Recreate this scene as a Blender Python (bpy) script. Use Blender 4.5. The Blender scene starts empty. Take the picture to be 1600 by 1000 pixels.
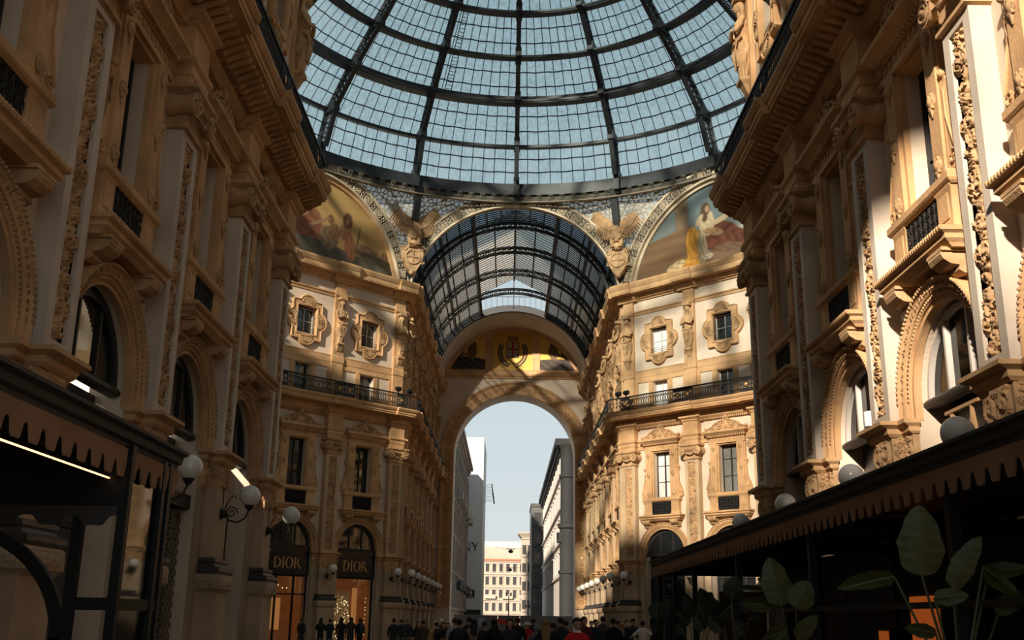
import bpy, math, random
import numpy as np
from mathutils import Vector, Matrix
random.seed(7)
sc = bpy.context.scene
C = sc.collection
PI = math.pi
# ---------------------------------------------------------------- camera, sky, sun, exposure
FPX, PITCH, ROLL, YAW, CX, CZ = 1632.0, .2787, .0149, .0011, -.2283, 1.6
Y0, YF, W, S = 29.967, 66.975, 7.25, 14.5 / 3      # near octagon corner, far octagon corner, half width, bay
CYC = (Y0 + YF) / 2                                 # dome centre
cam = bpy.data.cameras.new('camera'); camo = bpy.data.objects.new('camera', cam); C.objects.link(camo)
cam.sensor_width = 36; cam.lens = 36 * FPX / 1600; cam.clip_end = 2000; cam.clip_start = .1
fh = Vector((math.sin(YAW), math.cos(YAW), 0)); r0 = Vector((math.cos(YAW), -math.sin(YAW), 0)); zz = Vector((0, 0, 1))
fw = math.cos(PITCH) * fh + math.sin(PITCH) * zz; u0 = -math.sin(PITCH) * fh + math.cos(PITCH) * zz
rc = math.cos(ROLL) * r0 + math.sin(ROLL) * u0; uc = -math.sin(ROLL) * r0 + math.cos(ROLL) * u0
M = Matrix.Identity(4)
for i in range(3):
    M[i][0], M[i][1], M[i][2] = rc[i], uc[i], -fw[i]
M.translation = (CX, 0, CZ); camo.matrix_world = M
sc.camera = camo
sc.view_settings.view_transform = 'Standard'; sc.view_settings.look = 'None'
sc.view_settings.gamma = 1; sc.view_settings.use_curve_mapping = False
sc.view_settings.exposure = 0.0
w = bpy.data.worlds.new('sky'); sc.world = w; w.use_nodes = True
nt = w.node_tree; nt.nodes.clear()
tc = nt.nodes.new('ShaderNodeTexCoord'); sep = nt.nodes.new('ShaderNodeSeparateXYZ'); rp = nt.nodes.new('ShaderNodeValToRGB')
bg = nt.nodes.new('ShaderNodeBackground'); out = nt.nodes.new('ShaderNodeOutputWorld')
nt.links.new(tc.outputs['Generated'], sep.inputs[0]); nt.links.new(sep.outputs['Z'], rp.inputs[0])
nt.links.new(rp.outputs[0], bg.inputs[0]); nt.links.new(bg.outputs[0], out.inputs[0])
cr = rp.color_ramp; cr.elements[0].position = 0.0; cr.elements[0].color = (.95, .99, 1.0, 1)
cr.elements[1].position = .75; cr.elements[1].color = (.34, .49, .555, 1)
e = cr.elements.new(.22); e.color = (.76, .90, .96, 1)
bg.inputs[1].default_value = .78
SUN = Vector((1.0, 2.3, -1.05)).normalized()
sl = bpy.data.lights.new('sun', 'SUN'); sl.energy = 10.0; sl.angle = math.radians(1.9); sl.color = (1.0, .875, .72)
so = bpy.data.objects.new('sun', sl); C.objects.link(so)
so.rotation_euler = SUN.to_track_quat('-Z', 'Y').to_euler(); so.location = (-60, -138, 60)
sc.cycles.use_denoising = True
sc.cycles.max_bounces = 9; sc.cycles.diffuse_bounces = 6; sc.cycles.glossy_bounces = 3
sc.cycles.transparent_max_bounces = 12; sc.cycles.transmission_bounces = 3; sc.cycles.sample_clamp_indirect = 6
sc.cycles.caustics_reflective = False; sc.cycles.caustics_refractive = False
# ---------------------------------------------------------------- materials
MATS = {}
def mat(name, col, rough=.8, metal=0., var=0., vs=3., bump=0., bs=20., spec=.3, em=None, ems=0., trans=0., col2=None):
    if name in MATS: return MATS[name]
    m = bpy.data.materials.new(name); m.use_nodes = True; n = m.node_tree.nodes; l = m.node_tree.links
    b = n['Principled BSDF']; b.inputs['Base Color'].default_value = (*col, 1); b.inputs['Roughness'].default_value = rough
    b.inputs['Metallic'].default_value = metal; b.inputs['Specular IOR Level'].default_value = spec
    if em: b.inputs['Emission Color'].default_value = (*em, 1); b.inputs['Emission Strength'].default_value = ems
    if var or bump: g = n.new('ShaderNodeNewGeometry')
    if var:
        t = n.new('ShaderNodeTexNoise'); t.inputs['Scale'].default_value = vs; t.inputs['Detail'].default_value = 5
        l.new(g.outputs['Position'], t.inputs['Vector'])
        mx = n.new('ShaderNodeMix'); mx.data_type = 'RGBA'
        c2 = col2 or tuple(c * (1 - var) for c in col)
        mx.inputs[6].default_value = (*[min(1, c * (1 + var * .35)) for c in col], 1); mx.inputs[7].default_value = (*c2, 1)
        r = n.new('ShaderNodeValToRGB'); r.color_ramp.elements[0].position = .35; r.color_ramp.elements[1].position = .7
        l.new(t.outputs['Fac'], r.inputs[0]); l.new(r.outputs[0], mx.inputs[0]); l.new(mx.outputs[2], b.inputs['Base Color'])
    if bump:
        t2 = n.new('ShaderNodeTexNoise'); t2.inputs['Scale'].default_value = bs; t2.inputs['Detail'].default_value = 4
        l.new(g.outputs['Position'], t2.inputs['Vector'])
        bp = n.new('ShaderNodeBump'); bp.inputs['Strength'].default_value = bump; bp.inputs['Distance'].default_value = .03
        l.new(t2.outputs['Fac'], bp.inputs['Height']); l.new(bp.outputs[0], b.inputs['Normal'])
    MATS[name] = m; return m
PLASTER = mat('plaster', (.67, .535, .41), .9, var=.16, vs=.5, bump=.1)
STONE = mat('warm_stone', (.56, .335, .165), .85, var=.28, vs=1.1, bump=.25, bs=14)
CARVED = mat('carved_stone', (.50, .31, .16), .85, var=.35, vs=2.5, bump=.35, bs=22)
MARBLE = mat('pale_marble', (.57, .48, .39), .7, var=.2, vs=.9, bump=.08)
PIER = mat('pier_stone', (.43, .31, .205), .8, var=.25, vs=.9, bump=.12)
DARKMARBLE = mat('dark_marble', (.06, .05, .045), .45, var=.3, vs=3)
IRON = mat('dark_iron', (.022, .024, .026), .5, spec=.4, var=.3, vs=6)
IRON2 = mat('rail_iron', (.02, .018, .017), .6)
GILT = mat('gilt', (.5, .3, .1), .45, metal=.4)
CREAM = mat('cream_iron', (.58, .47, .33), .7, var=.2, vs=1.5)
CREAMD = mat('dark_ornament', (.085, .075, .06), .8)
BLACK = mat('black_paint', (.008, .009, .010), .5, spec=.25)
DARKWOOD = mat('dark_wood', (.03, .017, .010), .6)
SHOPDARK = mat('shop_dark', (.012, .012, .014), .35)
GLOBE = mat('opal_glass', (.72, .68, .63), .18, spec=.6)
SIGN = mat('sign_black', (.008, .009, .012), .2, spec=.4)
LETTER = mat('brass_letters', (.55, .36, .16), .35, metal=.5)
VAL = mat('valance_canvas', (.27, .15, .085), .9, var=.15, vs=2)
FASCIA = mat('awning_fascia', (.035, .033, .032), .6)
CASE = mat('casement', (.55, .5, .43), .6)
CASED = mat('casement_dark', (.03, .028, .026), .5)
CURTAIN = mat('white_blind', (.75, .74, .70), .8)
SHUT = mat('grey_shutter', (.17, .165, .15), .6, var=.15, vs=4)
def glass_dark(name, col=(.012, .014, .016), rough=.04):
    return mat(name, col, rough, spec=.9)
PANE = glass_dark('window_glass')
def roof_glass(name, tint, dif, k, streak=0., tcol=None):
    m = bpy.data.materials.new(name); m.use_nodes = True; n = m.node_tree.nodes; l = m.node_tree.links; n.clear()
    o = n.new('ShaderNodeOutputMaterial'); t = n.new('ShaderNodeBsdfTransparent'); t.inputs[0].default_value = (*tint, 1)
    d = n.new('ShaderNodeBsdfDiffuse'); d.inputs[0].default_value = (*dif, 1)
    tr = n.new('ShaderNodeBsdfTranslucent'); tr.inputs[0].default_value = (*(tcol or dif), 1)
    a = n.new('ShaderNodeMixShader'); a.inputs[0].default_value = .6; l.new(d.outputs[0], a.inputs[1]); l.new(tr.outputs[0], a.inputs[2])
    mx = n.new('ShaderNodeMixShader'); mx.inputs[0].default_value = k
    l.new(t.outputs[0], mx.inputs[1]); l.new(a.outputs[0], mx.inputs[2]); l.new(mx.outputs[0], o.inputs[0])
    if streak:
        g = n.new('ShaderNodeNewGeometry'); ns = n.new('ShaderNodeTexNoise'); ns.inputs['Scale'].default_value = 1.6; ns.inputs['Detail'].default_value = 6
        mp = n.new('ShaderNodeMapping'); mp.inputs['Scale'].default_value = (3.0, 3.0, .22)
        l.new(g.outputs['Position'], mp.inputs[0]); l.new(mp.outputs[0], ns.inputs['Vector'])
        ma = n.new('ShaderNodeMapRange'); ma.inputs[1].default_value = .35; ma.inputs[2].default_value = .75
        ma.inputs[3].default_value = max(0, k - streak * .4); ma.inputs[4].default_value = min(1, k + streak)
        l.new(ns.outputs['Fac'], ma.inputs[0]); l.new(ma.outputs[0], mx.inputs[0])
    return m
DGLASS = roof_glass('dome_glass', (.82, .92, .945), (.46, .53, .54), .22, .34)
VGLASS = roof_glass('vault_glass', (.50, .54, .57), (.42, .37, .32), .55, .25, (.70, .60, .48))
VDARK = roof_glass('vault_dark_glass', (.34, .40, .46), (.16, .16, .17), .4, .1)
def tracery(name, line, pane, scale, wid):
    m = mat(name, pane, .6); n = m.node_tree.nodes; l = m.node_tree.links; b = n['Principled BSDF']
    t = n.new('ShaderNodeTexCoord'); v = n.new('ShaderNodeTexVoronoi'); v.feature = 'DISTANCE_TO_EDGE'; v.inputs['Scale'].default_value = scale
    v.inputs['Randomness'].default_value = .45
    l.new(t.outputs['Object'], v.inputs['Vector'])
    r = n.new('ShaderNodeValToRGB'); r.color_ramp.elements[0].position = wid; r.color_ramp.elements[0].color = (*line, 1)
    r.color_ramp.elements[1].position = wid + .02; r.color_ramp.elements[1].color = (*pane, 1)
    l.new(v.outputs['Distance'], r.inputs[0]); l.new(r.outputs[0], b.inputs['Base Color'])
    tr = n.new('ShaderNodeBsdfTransparent'); tr.inputs[0].default_value = (.8, .82, .82, 1); mx = n.new('ShaderNodeMixShader'); r2 = n.new('ShaderNodeValToRGB')
    r2.color_ramp.elements[0].position = wid; r2.color_ramp.elements[0].color = (0, 0, 0, 1); r2.color_ramp.elements[1].position = wid + .02; r2.color_ramp.elements[1].color = (.3, .3, .3, 1)
    l.new(v.outputs['Distance'], r2.inputs[0]); l.new(r2.outputs[0], mx.inputs[0]); l.new(b.outputs[0], mx.inputs[1]); l.new(tr.outputs[0], mx.inputs[2]); l.new(mx.outputs[0], n['Material Output'].inputs[0]); return m
PEND = tracery('tracery_glass', (.36, .29, .20), (.62, .60, .55), 3.4, .085)
def vmat(name, rough=.8, spec=.2):
    m = bpy.data.materials.new(name); m.use_nodes = True; n = m.node_tree.nodes; b = n['Principled BSDF']
    a = n.new('ShaderNodeVertexColor'); a.layer_name = 'paint'; m.node_tree.links.new(a.outputs[0], b.inputs['Base Color'])
    b.inputs['Roughness'].default_value = rough; b.inputs['Specular IOR Level'].default_value = spec; return m
PAINT = vmat('mosaic_paint', .5)
# ---------------------------------------------------------------- mesh builder; local frame (x along wall, o out of wall, z up), y = -o
class MB:
    def __init__(s): s.v = []; s.f = []
    def add(s, vs, fs):
        k = len(s.v); s.v += [(a, -b, c) for a, b, c in vs]; s.f += [tuple(i + k for i in f) for f in fs]; return s
    def box(s, x0, x1, a, b, z0, z1):
        return s.add([(x0, a, z0), (x1, a, z0), (x1, b, z0), (x0, b, z0), (x0, a, z1), (x1, a, z1), (x1, b, z1), (x0, b, z1)],
                     [(0, 1, 2, 3), (4, 5, 6, 7), (0, 1, 5, 4), (1, 2, 6, 5), (2, 3, 7, 6), (3, 0, 4, 7)])
    def rloft(s, lv, cx=0., back=0.):                      # stacked rectangles: (half width, projection, z)
        vs = []; fs = []
        for h, o, z in lv: vs += [(cx - h, back, z), (cx + h, back, z), (cx + h, o, z), (cx - h, o, z)]
        for i in range(len(lv) - 1):
            for j in range(4): a = i * 4 + j; b = i * 4 + (j + 1) % 4; fs.append((a, b, b + 4, a + 4))
        fs += [(0, 1, 2, 3), tuple(len(vs) - 4 + j for j in range(4))]
        return s.add(vs, fs)
    def prism(s, poly, a, b):                              # polygon in (x, z) from projection a to b
        n = len(poly); vs = [(x, a, z) for x, z in poly] + [(x, b, z) for x, z in poly]
        return s.add(vs, [tuple(range(n)), tuple(range(n, 2 * n))] + [(i, (i + 1) % n, n + (i + 1) % n, n + i) for i in range(n)])
    def extr(s, prof, x0, x1, m0=0., m1=0.):               # profile (o, z) along x, mitred by m * o at the ends
        n = len(prof); vs = [(x0 - m0 * o, o, z) for o, z in prof] + [(x1 + m1 * o, o, z) for o, z in prof]
        return s.add(vs, [tuple(range(n)), tuple(range(n, 2 * n))] + [(i, (i + 1) % n, n + (i + 1) % n, n + i) for i in range(n)])
    def arc(s, prof, cz, a0=0., a1=PI, n=40, legs=0., cx=0.):  # profile (r, o) swept round (cx, cz); legs = straight drop at the ends
        P = []
        if legs: P.append((1, 0, -legs))
        for i in range(n + 1): t = a0 + (a1 - a0) * i / n; P.append((math.cos(t), math.sin(t), 0))
        if legs: P.append((-1, 0, -legs))
        k = len(prof); vs = []; fs = []
        for c, q, d in P: vs += [(cx + r * c, o, cz + r * q + d) for r, o in prof]
        for i in range(len(P) - 1):
            for j in range(k): a = i * k + j; b = i * k + (j + 1) % k; fs.append((a, b, b + k, a + k))
        fs += [tuple(range(k)), tuple(len(vs) - k + j for j in range(k))]
        return s.add(vs, fs)
    def tube(s, pts, r, n=6, taper=None):
        pts = [Vector((p[0], p[1], p[2])) for p in pts]; vs = []; fs = []; up = Vector((.03, .02, 1))
        for i, p in enumerate(pts):
            d = (pts[min(i + 1, len(pts) - 1)] - pts[max(i - 1, 0)]).normalized()
            a = d.cross(up)
            if a.length < .1: a = d.cross(Vector((1, 0, 0)))
            a.normalize(); b = d.cross(a); rr = r if taper is None else r + (taper - r) * i / (len(pts) - 1)
            for j in range(n):
                t = 2 * PI * j / n; q = p + rr * (math.cos(t) * a + math.sin(t) * b); vs.append(tuple(q))
        for i in range(len(pts) - 1):
            for j in range(n): a = i * n + j; b = i * n + (j + 1) % n; fs.append((a, b, b + n, a + n))
        fs += [tuple(range(n)), tuple(len(vs) - n + j for j in range(n))]
        return s.add(vs, fs)
    def lathe(s, prof, n=16, c=(0, 0, 0), axis='z'):
        vs = []; fs = []
        for r, z in prof:
            for j in range(n):
                t = 2 * PI * j / n; a, b = r * math.cos(t), r * math.sin(t)
                vs.append((c[0] + a, c[1] + b, c[2] + z) if axis == 'z' else (c[0] + a, c[1] + z, c[2] + b) if axis == 'o' else (c[0] + z, c[1] + a, c[2] + b))
        for i in range(len(prof) - 1):
            for j in range(n): a = i * n + j; b = i * n + (j + 1) % n; fs.append((a, b, b + n, a + n))
        fs += [tuple(range(n)), tuple(len(vs) - n + j for j in range(n))]
        return s.add(vs, fs)
    def ball(s, c, r, n=14, m=9, sc3=(1, 1, 1)):
        prof = [(math.sin(PI * i / m), -math.cos(PI * i / m)) for i in range(m + 1)]
        prof[0] = (.02, -1); prof[-1] = (.02, 1); k = len(s.v); s.lathe(prof, n)
        for i in range(k, len(s.v)):
            x, y, z = s.v[i]; s.v[i] = (c[0] + x * r * sc3[0], -c[1] + y * r * sc3[1], c[2] + z * r * sc3[2])
        return s
    def ring(s, c, R, r, n=14, m=5, axis='o', ax=1., az=1.):
        pts = []
        vs = []; fs = []
        for i in range(n):
            t = 2 * PI * i / n
            for j in range(m):
                u = 2 * PI * j / m; q = R + r * math.cos(u); h = r * math.sin(u)
                a, b = q * math.cos(t) * ax, q * math.sin(t) * az
                vs.append((c[0] + a, c[1] + h, c[2] + b) if axis == 'o' else (c[0] + h, c[1] + a, c[2] + b) if axis == 'x' else (c[0] + a, c[1] + b, c[2] + h))
        for i in range(n):
            for j in range(m):
                a = i * m + j; b = i * m + (j + 1) % m; c2 = ((i + 1) % n) * m + (j + 1) % m; d = ((i + 1) % n) * m + j; fs.append((a, b, c2, d))
        return s.add(vs, fs)
    def grid(s, X, O, Z):
        nx, nz = X.shape; vs = [(float(X[i, j]), float(O[i, j]), float(Z[i, j])) for i in range(nx) for j in range(nz)]
        return s.add(vs, [(i * nz + j, (i + 1) * nz + j, (i + 1) * nz + j + 1, i * nz + j + 1) for i in range(nx - 1) for j in range(nz - 1)])
    def spiral(s, c, r0, turns, d=1, ph=0., rad=.03, n=26, o=0.):
        pts = []
        for i in range(n):
            t = i / (n - 1); a = ph + d * 2 * PI * turns * t; r = r0 * (1 - .88 * t)
            pts.append((c[0] + r * math.cos(a), c[1] + o * t, c[2] + r * math.sin(a)))
        return s.tube(pts, rad, 5, rad * .6)
    def mesh(s, name, m, dz=0., smooth=None):
        me = bpy.data.meshes.new(name); v = [(x, y, z - dz) for x, y, z in s.v] if dz else s.v
        me.from_pydata(v, [], s.f)
        import bmesh
        bm = bmesh.new(); bm.from_mesh(me); bmesh.ops.recalc_face_normals(bm, faces=bm.faces); bm.to_mesh(me); bm.free()
        for x in (m if isinstance(m, (list, tuple)) else [m]): me.materials.append(x)
        if smooth is not None:
            me.shade_smooth()
            if smooth < 3: me.set_sharp_from_angle(angle=smooth)
        me.update(); return me
SM = math.radians(38)
def link(o, parent=None):
    C.objects.link(o)
    if parent: o.parent = parent
    return o
def tag(o, label=None, cat=None, group=None, kind='thing'):
    if label: o['label'] = label
    if cat: o['category'] = cat
    if group: o['group'] = group
    if kind: o['kind'] = kind
    return o
def part(parent, name, me, label=None):
    o = link(bpy.data.objects.new(name, me), parent)
    if label: o['label'] = label
    return o
def thing(name, label, cat, group, loc, rz=0.):
    o = link(bpy.data.objects.new(name, None)); o.empty_display_size = .2; o.location = loc; o.rotation_euler = (0, 0, rz)
    return tag(o, label, cat, group)
def place(proto, label, loc, rz=0., group=None, over=None):  # proto: name, category, group, parts [(name, mesh, label, [subparts])]
    t = thing(proto['name'], label, proto['cat'], group or proto['group'], loc, rz)
    for p in proto['parts']:
        me = (over or {}).get(p[0], p[1])
        if me is None: continue
        q = part(t, p[0], me, p[2] if len(p) > 2 else None)
        for s2 in (p[3] if len(p) > 3 else []): part(q, s2[0], s2[1])
    return t
def solo(name, me, label, cat, group=None, loc=(0, 0, 0), rz=0., kind='thing'):
    o = link(bpy.data.objects.new(name, me)); o.location = loc; o.rotation_euler = (0, 0, rz); return tag(o, label, cat, group, kind)
def struct(name, me, loc=(0, 0, 0), rz=0., label=None):
    o = link(bpy.data.objects.new(name, me)); o.location = loc; o.rotation_euler = (0, 0, rz); o['kind'] = 'structure'
    if label: o['label'] = label
    return o
R2 = math.sqrt(.5)
FAC = {'NL': ((-W, Y0), (0, -1), PI / 2), 'NR': ((W, Y0), (0, -1), -PI / 2), 'CL': ((-W, YF), (-R2, -R2), PI / 4), 'CR': ((W, YF), (R2, -R2), -PI / 4),
       'AL': ((-W, YF), (0, 1), PI / 2), 'AR': ((W, YF), (0, 1), -PI / 2), 'BL': ((-W, Y0), (-R2, R2), PI * .75), 'BR': ((W, Y0), (R2, R2), -PI * .75)}
SIDE = {'NL': -1, 'NR': 1, 'CL': 1, 'CR': -1, 'AL': 1, 'AR': -1, 'BL': -1, 'BR': 1}    # +1 when local +x points towards s = 0 ... sign used for mitres
def fpos(fac, s, z=0.):
    (x, y), (dx, dy), rz = FAC[fac]; return (x + dx * s, y + dy * s, z), rz
FN = {'NL': 'shaded near wall', 'NR': 'sunlit near wall', 'CL': 'black-signed shop corner', 'CR': 'sunlit dome corner', 'AL': 'shaded far arm', 'AR': 'sunlit far arm'}
ORD = ['first', 'second', 'third', 'fourth', 'fifth', 'sixth', 'seventh', 'eighth']
NP = {'NL': 6, 'NR': 6, 'CL': 4, 'CR': 4, 'AL': 7, 'AR': 7}
def nth(k, what): return f'{ORD[k]} {what} from its end by the dome'.replace('its end by the dome', 'the octagon')
# ---------------------------------------------------------------- carved reliefs as height fields
def relief(w, h, nx, nz, amp, seed, per=None):
    rs = np.random.RandomState(seed); per = per or w * 1.9
    X, Z = np.meshgrid(np.linspace(-w / 2, w / 2, nx), np.linspace(0, h, nz), indexing='ij'); H = np.zeros_like(X)
    def stroke(pts, sg, a):
        nonlocal H
        p = np.array(pts); z0, z1 = p[:, 1].min() - 3 * sg, p[:, 1].max() + 3 * sg
        j0, j1 = np.searchsorted(Z[0], [z0, z1]);
        if j1 <= j0: return
        xs, zs = X[:, j0:j1, None], Z[:, j0:j1, None]
        d = ((xs - p[:, 0]) ** 2 + (zs - p[:, 1]) ** 2).min(2); H[:, j0:j1] = np.maximum(H[:, j0:j1], a * np.exp(-d / (2 * sg * sg)))
    n = max(1, int(round(h / per)))
    for i in range(n):
        c = (i + .5) * h / n
        for sd in (-1, 1):
            t = np.linspace(0, 1, 40); a = (-PI / 2 if sd > 0 else -PI / 2) + sd * t * 2 * PI * 1.35; r = w * .23 * (1 - .85 * t)
            stroke(np.c_[sd * w * .24 + r * np.cos(a), c + r * np.sin(a)], w * .035, amp * .85)
            for q in range(4):
                ang = rs.uniform(-1.2, 1.4); ln = w * rs.uniform(.15, .3); x0 = sd * w * .08; z0_ = c + per * rs.uniform(-.5, .5)
                tt = np.linspace(0, 1, 10); stroke(np.c_[x0 + sd * ln * np.cos(ang) * tt, z0_ + ln * np.sin(ang) * tt + .1 * w * tt * tt], w * .045 , amp * rs.uniform(.5, 1))
        k = rs.randint(3)
        if k == 0:
            for q in range(9): a = q * 2 * PI / 9; stroke([(w * .13 * math.cos(a), c + per * .42 + w * .13 * math.sin(a))], w * .04, amp)
            stroke([(0, c + per * .42)], w * .05, amp)
        elif k == 1:
            for q in range(6): u = q / 5; stroke([(x * w * (.05 + .1 * math.sin(PI * u)), c + per * (.24 + .3 * u)) for x in (-1, -.5, 0, .5, 1)], w * .035, amp * (.8 + .2 * (q % 2)))
        else:
            stroke([(w * .2 * math.sin(PI * (q - 4) / 8), c + per * .4 - w * .1 * math.cos(PI * (q - 4) / 8)) for q in range(9)], w * .035, amp); stroke([(0, c + per * .3)], w * .06, amp * 1.1)
        for q in range(int(26 * per / w / 1.9)):
            x0 = rs.uniform(-.4, .4) * w; z1 = c + per * rs.uniform(-.5, .5); ang = rs.uniform(0, 2 * PI); ln = w * rs.uniform(.07, .16); tt = np.linspace(0, 1, 6)
            stroke(np.c_[x0 + ln * np.cos(ang + tt) * tt, z1 + ln * np.sin(ang + tt) * tt], w * rs.uniform(.022, .034), amp * rs.uniform(.35, .8))
        stroke([(0, c - per * .5 + per * q / 12) for q in range(13)], w * .03, amp * .6)
    H += amp * .16 * rs.rand(*H.shape) * (H > amp * .25)
    ex = np.minimum(1, np.minimum(X + w / 2, w / 2 - X) / (w * .06)); ez = np.minimum(1, np.minimum(Z, h - Z) / (w * .06))
    return X, H * ex * ez, Z
def relief_mesh(name, w, h, nx, nz, amp, seed, o, z0, dz=0., m=None, cx=0., per=None):
    X, H, Z = relief(w, h, nx, nz, amp, seed, per); return MB().grid(X + cx, H + o, Z + z0).mesh(name, m or CARVED, dz, PI)
# ---------------------------------------------------------------- pilaster
def pilaster_proto(seed, far=False):
    P = []
    b = MB().rloft([(.62, .55, 0), (.62, .55, .35), (.58, .5, .42), (.58, .5, 2.06), (.60, .53, 2.1), (.66, .6, 2.16), (.66, .6, 2.42), (.62, .55, 2.48)])
    X, H, Z = relief(1.2, .22, 60, 14, .03, seed + 8, .22); b.grid(X, H + .602, Z + 2.18)
    for sd in (-1, 1): X, H, Z = relief(.5, .22, 24, 14, .03, seed + 9, .22); b.grid(sd * (.662 + H), X + .3, Z + 2.18)
    P.append(('plinth', b.mesh('plinth', PIER)))
    b = MB().rloft([(.64, .57, 2.48), (.66, .6, 2.53), (.66, .6, 2.6), (.6, .5, 2.64), (.57, .46, 2.7), (.6, .48, 2.74), (.6, .48, 2.8), (.55, .4, 2.83)])
    P.append(('base', b.mesh('base', DARKMARBLE), 'dark marble base moulding'))
    P.append(('pier', MB().rloft([(.52, .36, 2.82), (.52, .36, 4.36)]).rloft([(.92, .10, .0), (.92, .10, 4.36)]).mesh('pier', PIER)))
    b = MB().box(-.5, .5, 0, .36, 4.36, 4.98).box(-.9, .9, 0, .12, 4.36, 4.98)
    X, H, Z = relief(.9, .56, 40, 26, .07, seed + 3, .56); b.grid(X, H + .362, Z + 4.4)
    for sd in (-1, 1):
        X, H, Z = relief(.36, .56, 18, 26, .05, seed + 4, .56); b.grid(X + sd * .7, H + .122, Z + 4.4)
        X, H, Z = relief(.3, .56, 14, 26, .05, seed + 5, .56); b.grid(sd * (.502 + H), np.clip(.2 + X, 0, .36), Z + 4.4)
    P.append(('carved_band', b.mesh('carved_band', CARVED)))
    b = MB().rloft([(.93, .14, 4.96), (.96, .2, 5.0), (.96, .2, 5.08), (1.02, .3, 5.14), (1.02, .3, 5.22)])
    b.rloft([(.53, .4, 4.94), (.58, .46, 5.0), (.58, .46, 5.09), (.68, .62, 5.15), (.68, .62, 5.22), (.6, .5, 5.24)])
    P.append(('impost', b.mesh('impost', STONE)))
    b = MB().box(-.5, -.27, 0, .36, 5.22, 11.02).box(.27, .5, 0, .36, 5.22, 11.02).box(-.27, .27, 0, .36, 5.22, 5.42).box(-.27, .27, 0, .36, 10.86, 11.02).box(-.27, .27, 0, .29, 5.4, 10.9)
    P.append(('shaft', b.mesh('shaft', FARSH if far else MARBLE)))
    P.append(('relief_panel', RELIEF[seed % 2], 'carved candelabra relief'))
    b = MB().rloft([(.5, .36, 11.0), (.57, .44, 11.03), (.57, .44, 11.1), (.52, .4, 11.14), (.52, .4, 11.45), (.6, .52, 11.56), (.6, .52, 11.72), (.66, .55, 11.78), (.74, .64, 11.84), (.74, .64, 11.93), (.7, .6, 11.95)])
    for sd in (-1, 1):
        b.lathe([(.0, 0), (.25, 0), (.25, .14), (.2, .22), (.2, .42), (.25, .52), (.26, .6), (.19, .605), (.0, .605)], 18, (sd * .56, 0, 11.52), 'o')
        b.spiral((sd * .56, .61, 11.52), .24, 1.9, sd, PI / 2, .035, 30)
        b.ball((sd * .56, .63, 11.52), .055, 8, 6)
    for q in range(5): b.ball((-.28 + .14 * q, .54, 11.66), .075, 8, 6, (.8, .8, 1.2))
    b.tube([(-.4, .5, 11.48), (-.2, .56, 11.36), (0, .58, 11.31), (.2, .56, 11.36), (.4, .5, 11.48)], .05, 6)
    P.append(('capital', b.mesh('capital', CARVED, 0, SM)))
    b = MB().rloft([(.55, .4, 11.95), (.55, .4, 12.2), (.58, .43, 12.22), (.58, .43, 12.42), (.64, .5, 12.5), (.64, .5, 12.6), (.55, .4, 12.66), (.55, .4, 13.34), (.6, .46, 13.38), (.6, .46, 13.46), (.72, .6, 13.56), (.72, .6, 13.66)])
    P.append(('entablature', b.mesh('entablature', STONE)))
    return dict(name='pilaster', cat='pilaster', group='carved pilasters of the lower order', parts=P)
RELIEF = [relief_mesh('relief_panel', .52, 5.42, 40, 420, .09, 11, .29, 5.43), relief_mesh('relief_panel', .52, 5.42, 40, 420, .09, 23, .29, 5.43)]
FARSH = mat('tan_shaft', (.50, .35, .21), .8, var=.2, vs=.9, bump=.1)
PIL = [pilaster_proto(0), pilaster_proto(1)]; PILF = [pilaster_proto(0, True), pilaster_proto(1, True)]
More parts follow.
